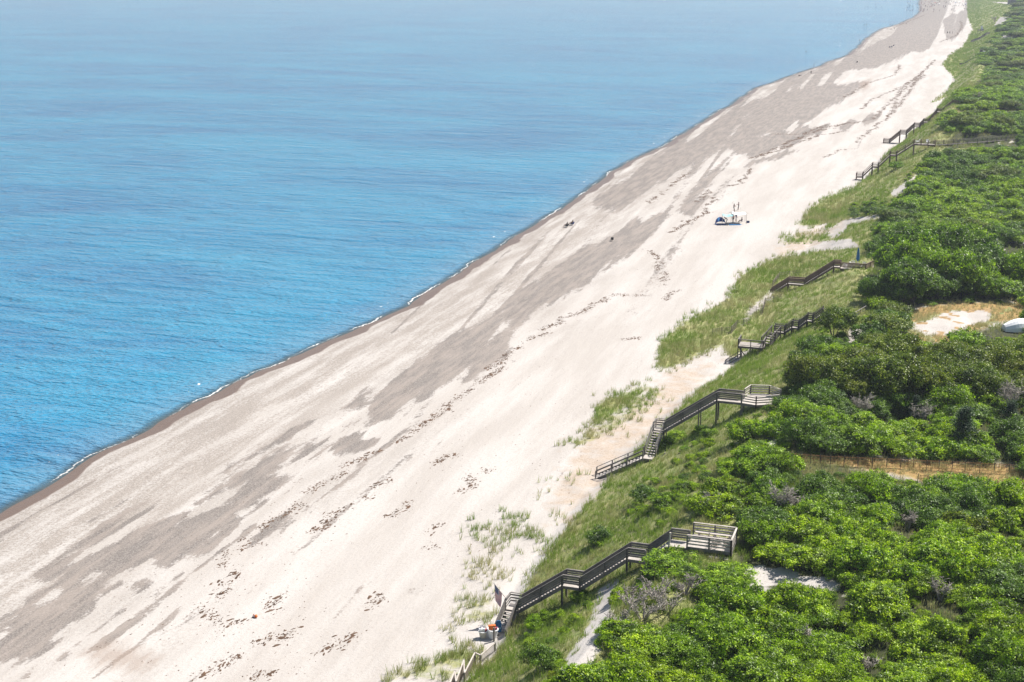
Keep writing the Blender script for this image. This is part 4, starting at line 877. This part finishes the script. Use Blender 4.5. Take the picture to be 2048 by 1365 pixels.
# ---------------------------------------------------------------- beach grass
def blades(P, h, wd, straw, nb, rg, name, label, spread):
    """P (n,3) tuft positions"""
    n = len(P); r = spread[:, None] * np.sqrt(rg.random((n, nb))); a = rg.uniform(0, 2 * np.pi, (n, nb)); bx = P[:, 0:1] + r * np.cos(a); by = P[:, 1:2] + r * np.sin(a); bz = P[:, 2:3] + 0 * bx
    hh = h[:, None] * rg.uniform(.55, 1.1, (n, nb)); ln = rg.uniform(.1, .55, (n, nb)) * hh; ld = a + rg.normal(0, .7, (n, nb)); tx = bx + ln * np.cos(ld) + .12 * hh; ty = by + ln * np.sin(ld); tz = bz + hh
    wa = rg.uniform(0, np.pi, (n, nb)); ww = wd[:, None] * rg.uniform(.6, 1.3, (n, nb)); dx, dy = ww * np.cos(wa) / 2, ww * np.sin(wa) / 2
    co = np.stack([np.stack([bx - dx, by - dy, bz - .06], -1), np.stack([bx + dx, by + dy, bz - .06], -1), np.stack([tx + dx * .3, ty + dy * .3, tz], -1), np.stack([tx - dx * .3, ty - dy * .3, tz], -1)], 2).reshape(-1, 3)
    m = n * nb; f = np.arange(m * 4).reshape(-1, 4)
    tint = np.repeat(np.clip(rg.random((n, 1)) * .6 + rg.random((n, nb)) * .4, 0, 1).ravel(), 4); st = np.repeat(np.clip(straw[:, None] + rg.normal(0, .22, (n, nb)), 0, 1).ravel(), 4)
    me = npmesh(name, co, f, [M['grass']], False, dict(tint=tint, straw=st)); o = link(bpy.data.objects.new(name, me)); tag(o, label, 'grass', None, 'stuff'); return o
def grasses():
    rg = np.random.default_rng(11); out = []
    for y0, y1, dens in ((46, 66, 6.), (66, 130, 9.5), (130, 200, 6.5), (200, 320, 3.6), (320, 560, 1.7), (560, 1100, .5), (1100, 2100, .2)):
        xa, xb = -62, 34; n = int((y1 - y0) * (xb - xa) * dens); X = rg.uniform(xa, xb, n); Y = rg.uniform(y0, y1, n)
        v = (X - XT(Y)) / (XC(Y) - XT(Y)); k = (v > -1.6) & (v < 3.4); X, Y = X[k], Y[k]; Z = hz(X, Y)
        px, py, s = proj(X, Y, Z); k = (px > -50) & (px < 2300) & (py > -40) & (py < 2100); X, Y, Z = X[k], Y[k], Z[k]
        g = grass_density(X, Y, Z); cl = fbm(X / 1.3, Y / 1.3, 51, 3); v = (X - XT(Y)) / (XC(Y) - XT(Y))
        thr = np.where(v < .12, np.clip((cl - .62 + g * .5) * 5, 0, 1) * np.minimum(1, g * 1.4), g * (.55 + .45 * sstep(.35, .6, cl))); k = rg.random(len(X)) < thr
        out.append(np.stack([X[k], Y[k], Z[k], v[k]], 1))
    A = np.concatenate(out); Y = A[:, 1]; v = A[:, 3]; sc = 1 + np.maximum(0, Y - 160) / 260
    h = .34 + .24 * rg.random(len(A)); h = np.where(v < .15, h * 1.45, h); h = h * np.minimum(sc, 1.7) ** .5
    wd = .036 * sc; straw = np.clip(.30 + .5 * (fbm(A[:, 0] / 5, Y / 7, 61) - .5) * 2 + .25 * sstep(.65, .95, v) + np.where(v < .1, .16, 0), 0, 1) - .25 * sstep(420, 700, Y); straw = straw + .9 * (terr_masks(A[:, 0], Y, A[:, 2])[3](DRY, 2.) > .5)
    for nm, k, lab in (('dune_grass', v < .12, 'tall sparse beach grass growing on the sand at the dune foot'), ('slope_grass', v >= .12, 'green and straw coloured grass covering the bluff slope')):
        P = A[k, :3]; blades(P, h[k], wd[k], straw[k], 11, rg, nm, lab, .13 * sc[k])
    print('tufts', len(A))
grasses()

# ---------------------------------------------------------------- shrubs and trees
def leafcloud(name, seed, mat, rx, ry, H, nl, ncl, lpc, leaf, crad=.2, base=.0, flat=.35, elong=.48, low=-.35, conical=False):
    rg = np.random.default_rng(seed)
    an = rg.uniform(0, 2 * np.pi, nl); rr = np.sqrt(rg.random(nl)) * .80; L = np.stack([rx * rr * np.cos(an), ry * rr * np.sin(an), base + (H - base) * rg.uniform(.30, .80, nl) * (1 - .38 * rr ** 2)], 1)
    LR = rg.uniform(.17, .36, nl)[:, None] * np.array([rx, ry, (H - base) * .75]); LR[:, 2] = np.minimum(LR[:, 2], H - L[:, 2])
    if conical:
        t = np.linspace(.05, .96, nl); L = np.stack([rx * .25 * (1 - t) * np.cos(an), ry * .25 * (1 - t) * np.sin(an), base + (H - base) * t], 1); LR = np.stack([rx * (1.02 - t) * .95, ry * (1.02 - t) * .95, np.full(nl, H * .13)], 1)
    k = rg.integers(0, nl, ncl * 4); d = rg.normal(size=(ncl * 4, 3)); d /= np.linalg.norm(d, axis=1, keepdims=True); ok = d[:, 2] > low; k, d = k[ok], d[ok]
    c = L[k] + LR[k] * d * rg.uniform(.72, 1.18, (len(k), 1))
    ins = np.zeros(len(c), bool)
    for i in range(nl): ins |= (np.sum(((c - L[i]) / LR[i]) ** 2, 1) < .58)
    c, d = c[~ins][:ncl], d[~ins][:ncl]; n = len(c); c[:, 2] = np.maximum(c[:, 2], .12)
    ct = rg.random(n); P = c[:, None] + rg.normal(size=(n, lpc, 3)) * crad * .82 * np.array([1, 1, .7]) * rg.uniform(.6, 1.4, (n, 1, 1)); D = d[:, None] * .8 + rg.normal(size=(n, lpc, 3)) * .75 + np.array([0, 0, flat + .25])
    P = P.reshape(-1, 3); D = D.reshape(-1, 3); D /= np.linalg.norm(D, axis=1, keepdims=True); P[:, 2] = np.maximum(P[:, 2], .03)
    t = rg.normal(size=P.shape); t -= D * np.sum(t * D, 1, keepdims=True); t /= np.linalg.norm(t, axis=1, keepdims=True); b = np.cross(D, t)
    s = leaf * rg.uniform(.6, 1.35, (len(P), 1)); co = np.stack([P - t * s, P + b * s * elong, P + t * s, P - b * s * elong], 1)
    co[:, 2] += D * s * .25; co = co.reshape(-1, 3)
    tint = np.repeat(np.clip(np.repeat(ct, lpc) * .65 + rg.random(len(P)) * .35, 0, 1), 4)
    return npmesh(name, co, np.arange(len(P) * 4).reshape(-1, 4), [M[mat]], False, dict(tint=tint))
def stems(name, seed, rx, H, mat='bark', n=6, r=.05, twigs=0, top=.75):
    rd = random.Random(seed); m = MB()
    for i in range(n):
        a_ = rd.uniform(0, 6.28); p = Vector((rd.uniform(-.1, .1), rd.uniform(-.1, .1), -.3)); q = Vector((math.cos(a_) * rx * .3, math.sin(a_) * rx * .3, H * .42)); e = Vector((math.cos(a_) * rx * rd.uniform(.4, .85), math.sin(a_) * rx * rd.uniform(.4, .85), H * top * rd.uniform(.75, 1)))
        m.tube(p, q, r, r * .7, 5); m.tube(q, e, r * .7, r * .3, 5)
        for k in range(twigs):
            f = rd.uniform(.0, 1); s_ = q.lerp(e, f); dr = Vector((rd.gauss(0, 1), rd.gauss(0, 1), rd.uniform(.1, 1.2))).normalized(); l_ = rd.uniform(.25, .6) * H * .5; e2 = s_ + dr * l_; m.tube(s_, e2, r * .5, r * .22, 4)
            for z in range(4):
                g = s_.lerp(e2, rd.uniform(.3, 1)); dr2 = (dr + Vector((rd.gauss(0, .7), rd.gauss(0, .7), rd.gauss(0, .5)))).normalized(); m.tube(g, g + dr2 * l_ * .5, r * .32, r * .16, 3)
    return m.mesh(name, M[mat])
KIND = {}   # kind -> list of (foliage mesh, stem mesh)
def mk(kind, i, mat, rx, ry, H, nl, ncl, lpc, leaf, crad, **k):
    a = (rx, ry, H, int(nl * 2.3), int(ncl * 1.15), lpc, leaf * (1.0 if mat != 'olive' else .85), crad)
    st = stems('stem', 100 + i, a[0], a[2], n=5); KIND.setdefault(kind, []).append((leafcloud('foliage', i, mat, *a, **k), st))
mk('bright', 1, 'bright', 1.9, 1.8, 1.7, 9, 230, 38, .085, .17); mk('bright', 2, 'bright', 2.2, 1.8, 1.5, 10, 250, 38, .08, .16); mk('bright', 3, 'bright', 1.6, 1.7, 1.9, 8, 210, 40, .085, .17)
mk('mid', 4, 'mid', 2.0, 1.9, 1.8, 10, 260, 36, .08, .17); mk('mid', 5, 'mid', 2.2, 2.0, 2.1, 11, 280, 36, .085, .18); mk('mid', 6, 'mid', 1.7, 1.8, 1.5, 9, 220, 38, .075, .16)
mk('dark', 7, 'dark', 1.9, 2.0, 2.1, 10, 250, 36, .08, .19); mk('dark', 8, 'dark', 2.3, 1.9, 1.8, 11, 270, 36, .08, .18)
mk('olive', 9, 'olive', 2.4, 2.3, 3.1, 12, 300, 36, .10, .22, base=.5); mk('olive', 10, 'olive', 2.8, 2.5, 3.6, 13, 330, 36, .11, .24, base=.7)
mk('yellow', 12, 'yellow', 1.5, 1.4, 1.4, 8, 170, 40, .08, .15)
mk('tree', 13, 'dark', 2.9, 2.7, 4.3, 13, 340, 38, .12, .26, base=1.0); mk('tree', 14, 'mid', 2.7, 2.8, 3.9, 12, 320, 38, .12, .25, base=.9)
KNAME = dict(bright='leafy_shrub', mid='leafy_shrub', dark='dark_shrub', olive='scrub_oak', yellow='yellow_shrub', tree='small_tree')
KWORD = dict(bright='bright green shrub', mid='mid green shrub', dark='dark green shrub', olive='olive scrub oak', yellow='yellow green shrub', tree='tall dark tree')
KCAT = dict(bright='shrub', mid='shrub', dark='shrub', olive='scrub oak', yellow='shrub', tree='tree')
ZONES = [([(1100,1365),(1100,1215),(1500,1215),(1640,1190),(1640,1400),(1100,1400)], 'below the sand hollow'),
    ([(1640,1400),(1640,1190),(2200,1190),(2200,1400)], 'in the bottom right corner'),
    ([(1100,1215),(1100,1085),(1500,1085),(1500,1215)], 'in front of nearest deck'),
    ([(1500,1215),(1500,1085),(2200,1085),(2200,1190),(1640,1190)], 'between sand hollow and right edge'),
    ([(1350,1085),(1350,990),(1800,960),(2200,985),(2200,1085)], 'between slat fences and nearest deck'),
    ([(1350,990),(1350,925),(2200,925),(2200,985),(1800,960)], 'along the two parallel slat fences'),
    ([(1350,925),(1350,800),(2200,800),(2200,925)], 'above the slat fences'),
    ([(1500,800),(1500,665),(2200,665),(2200,800)], 'below the sandy clearing'),
    ([(1500,665),(1500,600),(2200,600),(2200,665)], 'beside the slate-blue deck'),
    ([(1500,600),(1500,500),(2200,500),(2200,600)], 'inland of the umbrella deck'),
    ([(1500,500),(1500,390),(2200,390),(2200,500)], 'beyond the curved boardwalk'),
    ([(1500,390),(1500,275),(2200,275),(2200,390)], 'below the long boardwalk'), ([(1500,275),(2200,275),(2200,-50),(1500,-50)], 'beyond the long boardwalk')]
def zone(px, py):
    for p, t in ZONES:
        if pdist(np.array([px]), np.array([py]), p)[0] > 0: return t
    return 'on the bluff slope'
def subzone(px): return ['far left ', 'left ', 'middle ', 'right ', 'far right '][int(np.clip((px - 1150) / 180, 0, 4.9))] if 1 else ''
TZ = {'tree': [[(1745,612),(1745,585),(1790,545),(1900,520),(2060,530),(2060,612),(1900,614)]], 'olive': [[(1690,800),(1710,755),(1850,735),(1950,735),(2048,745),(2070,805),(1930,805),(1760,812)]]}
LAWN = [[(1885,222),(2100,222),(2100,236),(1890,236)]]
rg = np.random.default_rng(3)
def n_kd(X, Y, px, py):
    m = np.full(X.shape, -1e9)
    for pl in TZ.values():
        for p in pl: m = np.maximum(m, pdist(px, py, p))
    return m
def kd0(m): return (m > 0).astype(int)
DEADPX = [(1725, 835), (1838, 850), (2020, 830), (1562, 1032), (1592, 1028), (1260, 1215), (1310, 1200), (1370, 1190), (1285, 1240), (1335, 1225), (1815, 1060), (1880, 1200), (1735, 1345)]
def scatter(spf, ymax, avoid=None):
    C = []
    y = 44.
    while y < 2300:
        sp = spf(y); xr = .46 * y + 12; 
        x = -32.
        while x < min(xr, 260): C.append((x + rg.uniform(-.45, .45) * sp, y + rg.uniform(-.45, .45) * sp, sp)); x += sp
        y += sp * .92
        if y > ymax: break
    C = np.array(C); X, Y, sp = C.T
    if avoid is not None:
        d = np.full(len(X), 1e9)
        for a0 in range(0, len(X), 4000):
            q = slice(a0, a0 + 4000); d[q] = np.sqrt(((X[q, None] - avoid[0][None]) ** 2 + (Y[q, None] - avoid[1][None]) ** 2)).min(1)
        k = d > 1.15; X, Y, sp = X[k], Y[k], sp[k] * .52
    Z = hz(X, Y); px, py, s, mkk = terr_masks(X, Y, Z)
    v = (X - XT(Y)) / (XC(Y) - XT(Y)); edge = 1.0 + .16 * (fbm(X / 4, Y / 6, 71) - .5) * 2
    edge = np.where(mkk([[(1235,1210),(1245,1130),(1330,1100),(1500,1100),(1500,1210)]], .5) > .5, .6, edge)
    if avoid is not None: edge = edge - .10; edge = np.where((mkk([[(1250,1045),(1290,960),(1400,895),(1445,960),(1380,1040),(1300,1065)],[(1325,905),(1400,850),(1445,880),(1380,930)],[(1170,1090),(1215,1060),(1225,1085),(1190,1110)],[(1040,1290),(1100,1230),(1180,1190),(1190,1215),(1100,1300)],[(1700,415),(1760,400),(1800,420),(1780,440),(1700,440)]], .5) > .5) & (rg.random(len(X)) < .6), .1, edge)
    k = (v > edge) & (px < 2750) & (px > 600) & (py > -60) & (py < 2400)
    k &= mkk(SAND, .5) < .35; k &= mkk(LAWN, .5) < .4; k &= ~((mkk(DRY, .5) > .5) & (rg.random(len(X)) < .72))
    k &= ~((np.abs(Y - 104.6) < 2.6) & (X < -14.2) & (X > -21.5)) & ~((np.abs(Y - 103.0) < 1.0) & (X < -14) & (X > -34))
    k &= ~((Y > 143.5) & (Y < 150.3) & (X < -16.2) & (X > -24.5)); k &= ~((Y > 193) & (Y < 200) & (X < -11)); k &= ~((Y > 233) & (Y < 240) & (X < -12.5))
    k &= ~((np.abs(Y - 367) < 2.5) & (X < -6)) & ~((np.abs(Y - 445) < 2.5) & (X < -2)); tt = (X + 7.6) / 31.6; k &= ~((np.abs(Y - (367.2 + 24.8 * tt)) < 2.6) & (tt > 0)); tt = (X - 2) / 22.; k &= ~((np.abs(Y - (241 - 5 * tt)) < 2.4) & (tt > 0))
    for dx_, dy_ in DEADPX:
        q_ = at(dx_, dy_); k &= ~(np.hypot(X - q_.x, (Y - q_.y + 1.2) * .7) < 1.7 * np.sqrt(sp / 2.6))
    k &= ~((fbm(X / 7, Y / 7, 83) < .33) & (rg.random(len(X)) < .5))
    X, Y, Z, sp, px, py, s = [q[k] for q in (X, Y, Z, sp, px, py, s)]
    CLEAR = SAND + [[(2005,480),(2080,480),(2080,548),(2005,548)],[(1478,1207),(1488,1140),(1515,1112),(1550,1140),(1532,1200),(1500,1217)],[(1562,900),(2080,922),(2080,970),(1840,958),(1562,930)],[(1790,618),(1880,605),(2060,600),(2060,650),(2000,672),(1880,688),(1800,668)],[(1600,590),(1752,586),(1752,648),(1600,660)],[(1540,498),(1790,498),(1790,550),(1700,585),(1540,600)],
        [(1700,365),(1860,280),(1880,262),(2048,262),(2048,285),(1880,300),(1800,350),(1700,372)],[(1770,290),(1920,190),(1925,205),(1850,260)],[(1960,480),(2060,480),(2060,500),(1960,500)],[(2015,635),(2060,635),(2060,672),(2015,672)],[(1480,758),(1570,758),(1580,785),(1480,810)],
        [(1915,110),(1970,108),(1970,135),(1915,140)],[(1915,145),(1975,140),(1975,170),(1915,175)],[(1880,20),(1975,0),(1985,50),(1960,110),(1945,150),(1900,210),(1880,200)],[(1375,1038),(1485,1045),(1485,1085),(1375,1078)],[(1010,1185),(1260,1065),(1375,1030),(1390,1085),(1300,1112),(1180,1165),(1060,1225)]]
    for ff in (.35, .8):
        hh = np.where(np.isin(kd0(n_kd(X, Y, px, py)), [1]), 3.6, 1.7) * (sp / 2.6) * ff
        qx, qy, _ = proj(X, Y, Z + hh); m = np.full(X.shape, -1e9)
        for p in CLEAR: m = np.maximum(m, pdist(qx, qy, p))
        k = m < 1.; X, Y, Z, sp, px, py, s = [q[k] for q in (X, Y, Z, sp, px, py, s)]
    n1 = fbm(X / 11, Y / 15, 41, 3); n2 = fbm(X / 5, Y / 7, 43, 2)
    kd = np.where(n1 > .56, 'bright', np.where(n1 > .47, 'mid', np.where(n2 > .5, 'dark', 'mid'))).astype(object); kd[(rg.random(len(X)) < .035)] = 'yellow'; kd[(rg.random(len(X)) < .08)] = 'dark'; kd[(rg.random(len(X)) < .07)] = 'bright'
    kd[(rg.random(len(X)) < .035) & (Y > 150)] = 'olive'
    for t, pl in TZ.items():
        for p in pl: kd[pdist(px, py, p) > 0] = t
    return X, Y, Z, sp, px, py, s, kd
A1 = scatter(lambda y: 2.35 + .003 * y, 2300)
k1 = A1[1] < 330
A2 = scatter(lambda y: 1.5 + .003 * y, 330, (A1[0][k1], A1[1][k1]))
print('passes', len(A1[0]), len(A2[0]))
X, Y, Z, sp, PX, PY, S_, KD = [np.concatenate([p, q]) for p, q in zip(A1, A2)]
KD[len(A1[0]):][np.isin(KD[len(A1[0]):], ['tree', 'olive'])] = 'mid'
size = sp / 2.6 * rg.uniform(.75, 1.25, len(X)); 
hs = np.where((PX > 1240) & (PX < 1500) & (PY > 1095) & (PY < 1200), .62, 1.0)
inview = (PX > -30) & (PX < 2075) & (PY > -20) & (PY < 1420)
order = np.argsort(-(S_ * size * np.where(inview, 1, .001))); near = order[:285]; rest = order[285:]
KCOL = bpy.data.collections.new('shrub_kinds'); protos = {}; klist = []
def plant(kind, j, loc, rz, sc, zs=1., label=None, group=None, name=None, cat=None):
    fo, st = KIND[kind][j]; r = empty(name or KNAME[kind], loc, rz, label, cat or KCAT[kind], group); r.scale = (sc, sc, sc * zs)
    f = link(bpy.data.objects.new('crown' if kind in ('tree', 'olive', 'pine') else 'foliage', fo), r); link(bpy.data.objects.new('trunk' if kind in ('tree', 'olive', 'pine') else 'stem', st), r)
    if (kind, j) not in protos: protos[(kind, j)] = len(klist); klist.append(f)
    return r
_ts = np.quantile(size[near], [.33, .67])
def sizeword(i): return 'small ' if size[i] < _ts[0] else ('large ' if size[i] > _ts[1] else 'medium-sized ')
ORD = 'first second third fourth fifth sixth seventh eighth ninth tenth eleventh twelfth thirteenth fourteenth fifteenth sixteenth seventeenth eighteenth nineteenth twentieth'.split()
_g = {}
for i in near: _g.setdefault((sizeword(i) + KWORD[KD[i]], zone(PX[i], PY[i])), []).append(i)
for (kw, zn), li in _g.items():
    li.sort(key=lambda i: PX[i]); gname = (kw + 's ' + zn) if len(li) > 1 else None
    for q, i in enumerate(li):
        k = KD[i]; j = int(rg.integers(0, len(KIND[k])))
        lab = (ORD[q] + ' from left of the ' + kw + 's ' + zn) if len(li) > 1 else kw + ' ' + zn
        plant(k, j, (X[i], Y[i], Z[i] - .08), rg.uniform(0, 6.28), size[i], rg.uniform(.75, 1.2) * hs[i] * (1.25 if k == 'tree' else 1), lab, gname)
# a few bushes standing on the slope and at the dune foot, placed one by one
for px_, py_, k, sc, zs, lab in [(1200,1085,'dark',.75,.9,'dark round bush alone on the grassy slope above the middle of the nearest staircase'), (1088,1335,'dark',.8,1.,'dark rounded bush low on the slope right of the zigzag rail fence'), (1075,1255,'mid',.6,1.,'green bush right of the foot of the nearest staircase'),
        (1105,1235,'mid',.5,.9,'small green bush under the lower flight of the nearest staircase'), (1160,1200,'mid',.55,.9,'green bush below the first landing of the nearest staircase'), (1330,895,'mid',.75,1.,'green bush beside the dog-leg flight'), (1355,880,'bright',.7,.8,'bright bush under the long upper flight of the second staircase'),
        (1290,1000,'dark',.8,.8,'dark bush low on the slope below the dog-leg flight'), (1330,1010,'mid',.85,.8,'green bush right of the dark one on the slope below the dog-leg flight'), (1370,985,'mid',.7,.8,'green bush higher up the slope below the second staircase'), (1740,430,'dark',1.0,.85,'dark green reedy bush in the dune grass below the open-railed staircase, left of a pair'), (1765,428,'dark',.9,.8,'dark green reedy bush right of its neighbour in the dune grass'),
        (1712,436,'dark',.7,.7,'smaller dark bush at the left end of the reedy group'), (1793,338,'mid',1.1,.9,'green bush under the middle landing of the open-railed staircase'), (1480,985,'mid',.7,.8,'green bush on the upper slope above the nearest deck'), (1430,1010,'bright',.6,.7,'bright low bush on the upper slope above the nearest deck'), (1640,705,'mid',.8,.8,'green bush on the slope edge right of the balustered platform')]:
    plant(k, 0, at(px_, py_) - Vector((0, 0, .08)), px_ * .7, sc, zs, lab)
# dark conifers
mkp = leafcloud('crown', 31, 'pine', 2.1, 1.9, 4.0, 10, 240, 46, .10, .3, conical=True, low=-.2, elong=.25); KIND['pine'] = [(mkp, stems('trunk', 131, .3, 4.0, n=2, r=.09))]
KCAT['pine'] = 'pine tree'; KNAME['pine'] = 'pine_tree'
for px_, py_, sc, lab in [(1925, 905, 1.05, 'dark conical pine standing above the fences in the bright shrubs'), (1990, 575, .9, 'dark pine among the tall trees at the right edge'), (1830, 840, .6, 'small dark pine left of the big conical one'), (2020, 860, .7, 'dark pine near the right edge right of the big conical one')]:
    plant('pine', 0, at(px_, py_), px_, sc, 1., lab)
# bare dead shrubs
for i, (px_, py_, rx, H, rz, lab) in enumerate([(1725, 835, 1.6, 2.4, 0, 'bare grey dead shrub left of a second one in the middle of the thicket'), (1838, 850, 1.7, 2.3, 1, 'bare grey dead shrub right of its twin, beside the yellow green shrub'), (2020, 830, 1.6, 3.4, 2, 'tall bare grey dead tree at the right edge above the pines'), (1562, 1032, 1.2, 2.6, 3, 'forked grey dead tree inland of the nearest deck'),
        (1592, 1028, 1.3, 1.6, 4, 'low sprawling dead branches right of the forked dead tree'), (1260, 1215, 1.8, 1.3, 5, 'tangle of grey dead twigs on the bluff edge below the nearest staircase, left of two'), (1310, 1200, 1.9, 1.4, 6, 'tangle of grey dead twigs on the bluff edge, middle of three'), (1370, 1190, 1.6, 1.3, 6.5, 'tangle of grey dead twigs nearest the sand hollow'), (1285, 1240, 1.9, 1.5, 21, 'wide tangle of grey twigs behind the sandy scar, lower left of the others'), (1335, 1225, 1.8, 1.5, 22, 'wide tangle of grey twigs below the middle dead tangle'), (1245, 1260, 1.5, 1.2, 23, 'low grey twigs at the top of the sandy scar'), (1440, 1105, 1.3, 1.2, 24, 'grey bare twigs in front of the nearest deck'), (1420, 1020, 1.4, 1.3, 25, 'grey bare twigs on the slope above the nearest deck'), (1500, 1080, 1.2, 1.4, 26, 'grey bare twigs right of the nearest deck'), (1960, 700, 1.8, 2.4, 27, 'thin grey bare tree at the right end of the olive oaks'), (1880, 1200, 1.1, 1.5, 28, 'pale bare twigs poking out of the thicket near the right edge'), (1600, 1290, 1.0, 1.4, 29, 'brownish bare twigs in the thicket below the sand hollow'), (1665, 745, 1.4, 1.7, 7, 'brown bare shrub on the slope edge above the many-sided deck'),
        (1815, 1060, .8, 1.5, 8, 'small pale dead twigs in the thicket right of the nearest deck'), (1735, 1345, .9, 1.2, 9, 'pale dead twigs at the bottom edge of the thicket'), (1705, 770, 1.0, 1.5, 10, 'thin bare twigs left of the olive oaks'), (1950, 205, 2.5, 3, 11, 'distant bleached dead tree beyond the long boardwalk'), (1990, 45, 4, 4, 12, 'farthest bleached driftwood tree on the dune crest')]):
    p = at(px_, py_); r = empty('dead_shrub' if H < 2.5 else 'dead_tree', p, rz, lab, 'dead shrub' if H < 2.5 else 'dead tree')
    st = link(bpy.data.objects.new('branches', stems('branches', 300 + i, rx, H, 'dead', n=11, r=.055, twigs=13, top=1.)), r)
def stuff_points(name, label, idx, cat):
    P = np.stack([X[idx], Y[idx], Z[idx] - .1], 1); me = bpy.data.meshes.new(name); me.vertices.add(len(P)); me.vertices.foreach_set('co', P.astype(np.float32).ravel())
    a1 = me.attributes.new('kind_index', 'INT', 'POINT'); a1.data.foreach_set('value', np.array([protos.get((KD[i], int(q % len(KIND[KD[i]]))), 0) for q, i in enumerate(idx)], np.int32))
    a2 = me.attributes.new('turn', 'FLOAT_VECTOR', 'POINT'); a2.data.foreach_set('vector', np.stack([np.zeros(len(P)), np.zeros(len(P)), rg.uniform(0, 6.28, len(P))], 1).astype(np.float32).ravel())
    a3 = me.attributes.new('size', 'FLOAT_VECTOR', 'POINT'); s3 = size[idx]; a3.data.foreach_set('vector', np.stack([s3, s3, s3 * rg.uniform(.7, 1.1, len(P)) * (1 - .4 * sstep(300, 700, Y[idx]))], 1).astype(np.float32).ravel())
    o = link(bpy.data.objects.new(name, me)); tag(o, label, cat, None, 'stuff')
    g = bpy.data.node_groups.new(name, 'GeometryNodeTree'); g.interface.new_socket('Geometry', in_out='INPUT', socket_type='NodeSocketGeometry'); g.interface.new_socket('Geometry', in_out='OUTPUT', socket_type='NodeSocketGeometry')
    N = g.nodes; gi = N.new('NodeGroupInput'); go = N.new('NodeGroupOutput'); ip = N.new('GeometryNodeInstanceOnPoints'); ci = N.new('GeometryNodeCollectionInfo'); ci.inputs[0].default_value = KCOL; ci.inputs[1].default_value = True; ci.inputs[2].default_value = True
    def na(t, nm): q = N.new('GeometryNodeInputNamedAttribute'); q.data_type = t; q.inputs[0].default_value = nm; return q.outputs[0]
    g.links.new(gi.outputs[0], ip.inputs['Points']); g.links.new(ci.outputs[0], ip.inputs['Instance']); ip.inputs['Pick Instance'].default_value = True
    g.links.new(na('INT', 'kind_index'), ip.inputs['Instance Index']); g.links.new(na('FLOAT_VECTOR', 'turn'), ip.inputs['Rotation']); g.links.new(na('FLOAT_VECTOR', 'size'), ip.inputs['Scale']); g.links.new(ip.outputs[0], go.inputs[0])
    md = o.modifiers.new('scatter', 'NODES'); md.node_group = g
# collection order is alphabetical: name the shared copies accordingly
need = sorted({(KD[i], j) for i in range(len(X)) for j in range(len(KIND[KD[i]]))} - set(protos))
for q, (k, j) in enumerate(need):
    i = rest[q]; plant(k, j, (X[i], Y[i], Z[i]), 0, size[i], 1, KWORD[k] + ' ' + zone(PX[i], PY[i]) + ', set among its neighbours', None)
rest = rest[len(need):]
for f in klist: KCOL.objects.link(f)
srt = sorted(range(len(klist)), key=lambda q: klist[q].name); rank = {q: z for z, q in enumerate(srt)}; protos = {k: rank[v] for k, v in protos.items()}
stuff_points('far_thicket', 'dense green thicket of shrubs stretching away along the top of the bluff', rest, 'thicket')
print('shrubs', len(X), 'protos', len(klist))

# ---------------------------------------------------------------- air
t = NT('haze'); vol = t.n('ShaderNodeVolumePrincipled', {'Color': (.80, .88, 1.0, 1), 'Density': .00014, 'Anisotropy': .1})
t.n('ShaderNodeOutputMaterial', {1: vol.outputs[0]})
o = MB().box(-40000, 12000, -4000, 44000, -5, 75).build('haze', t.m); tag(o, kind='stuff')
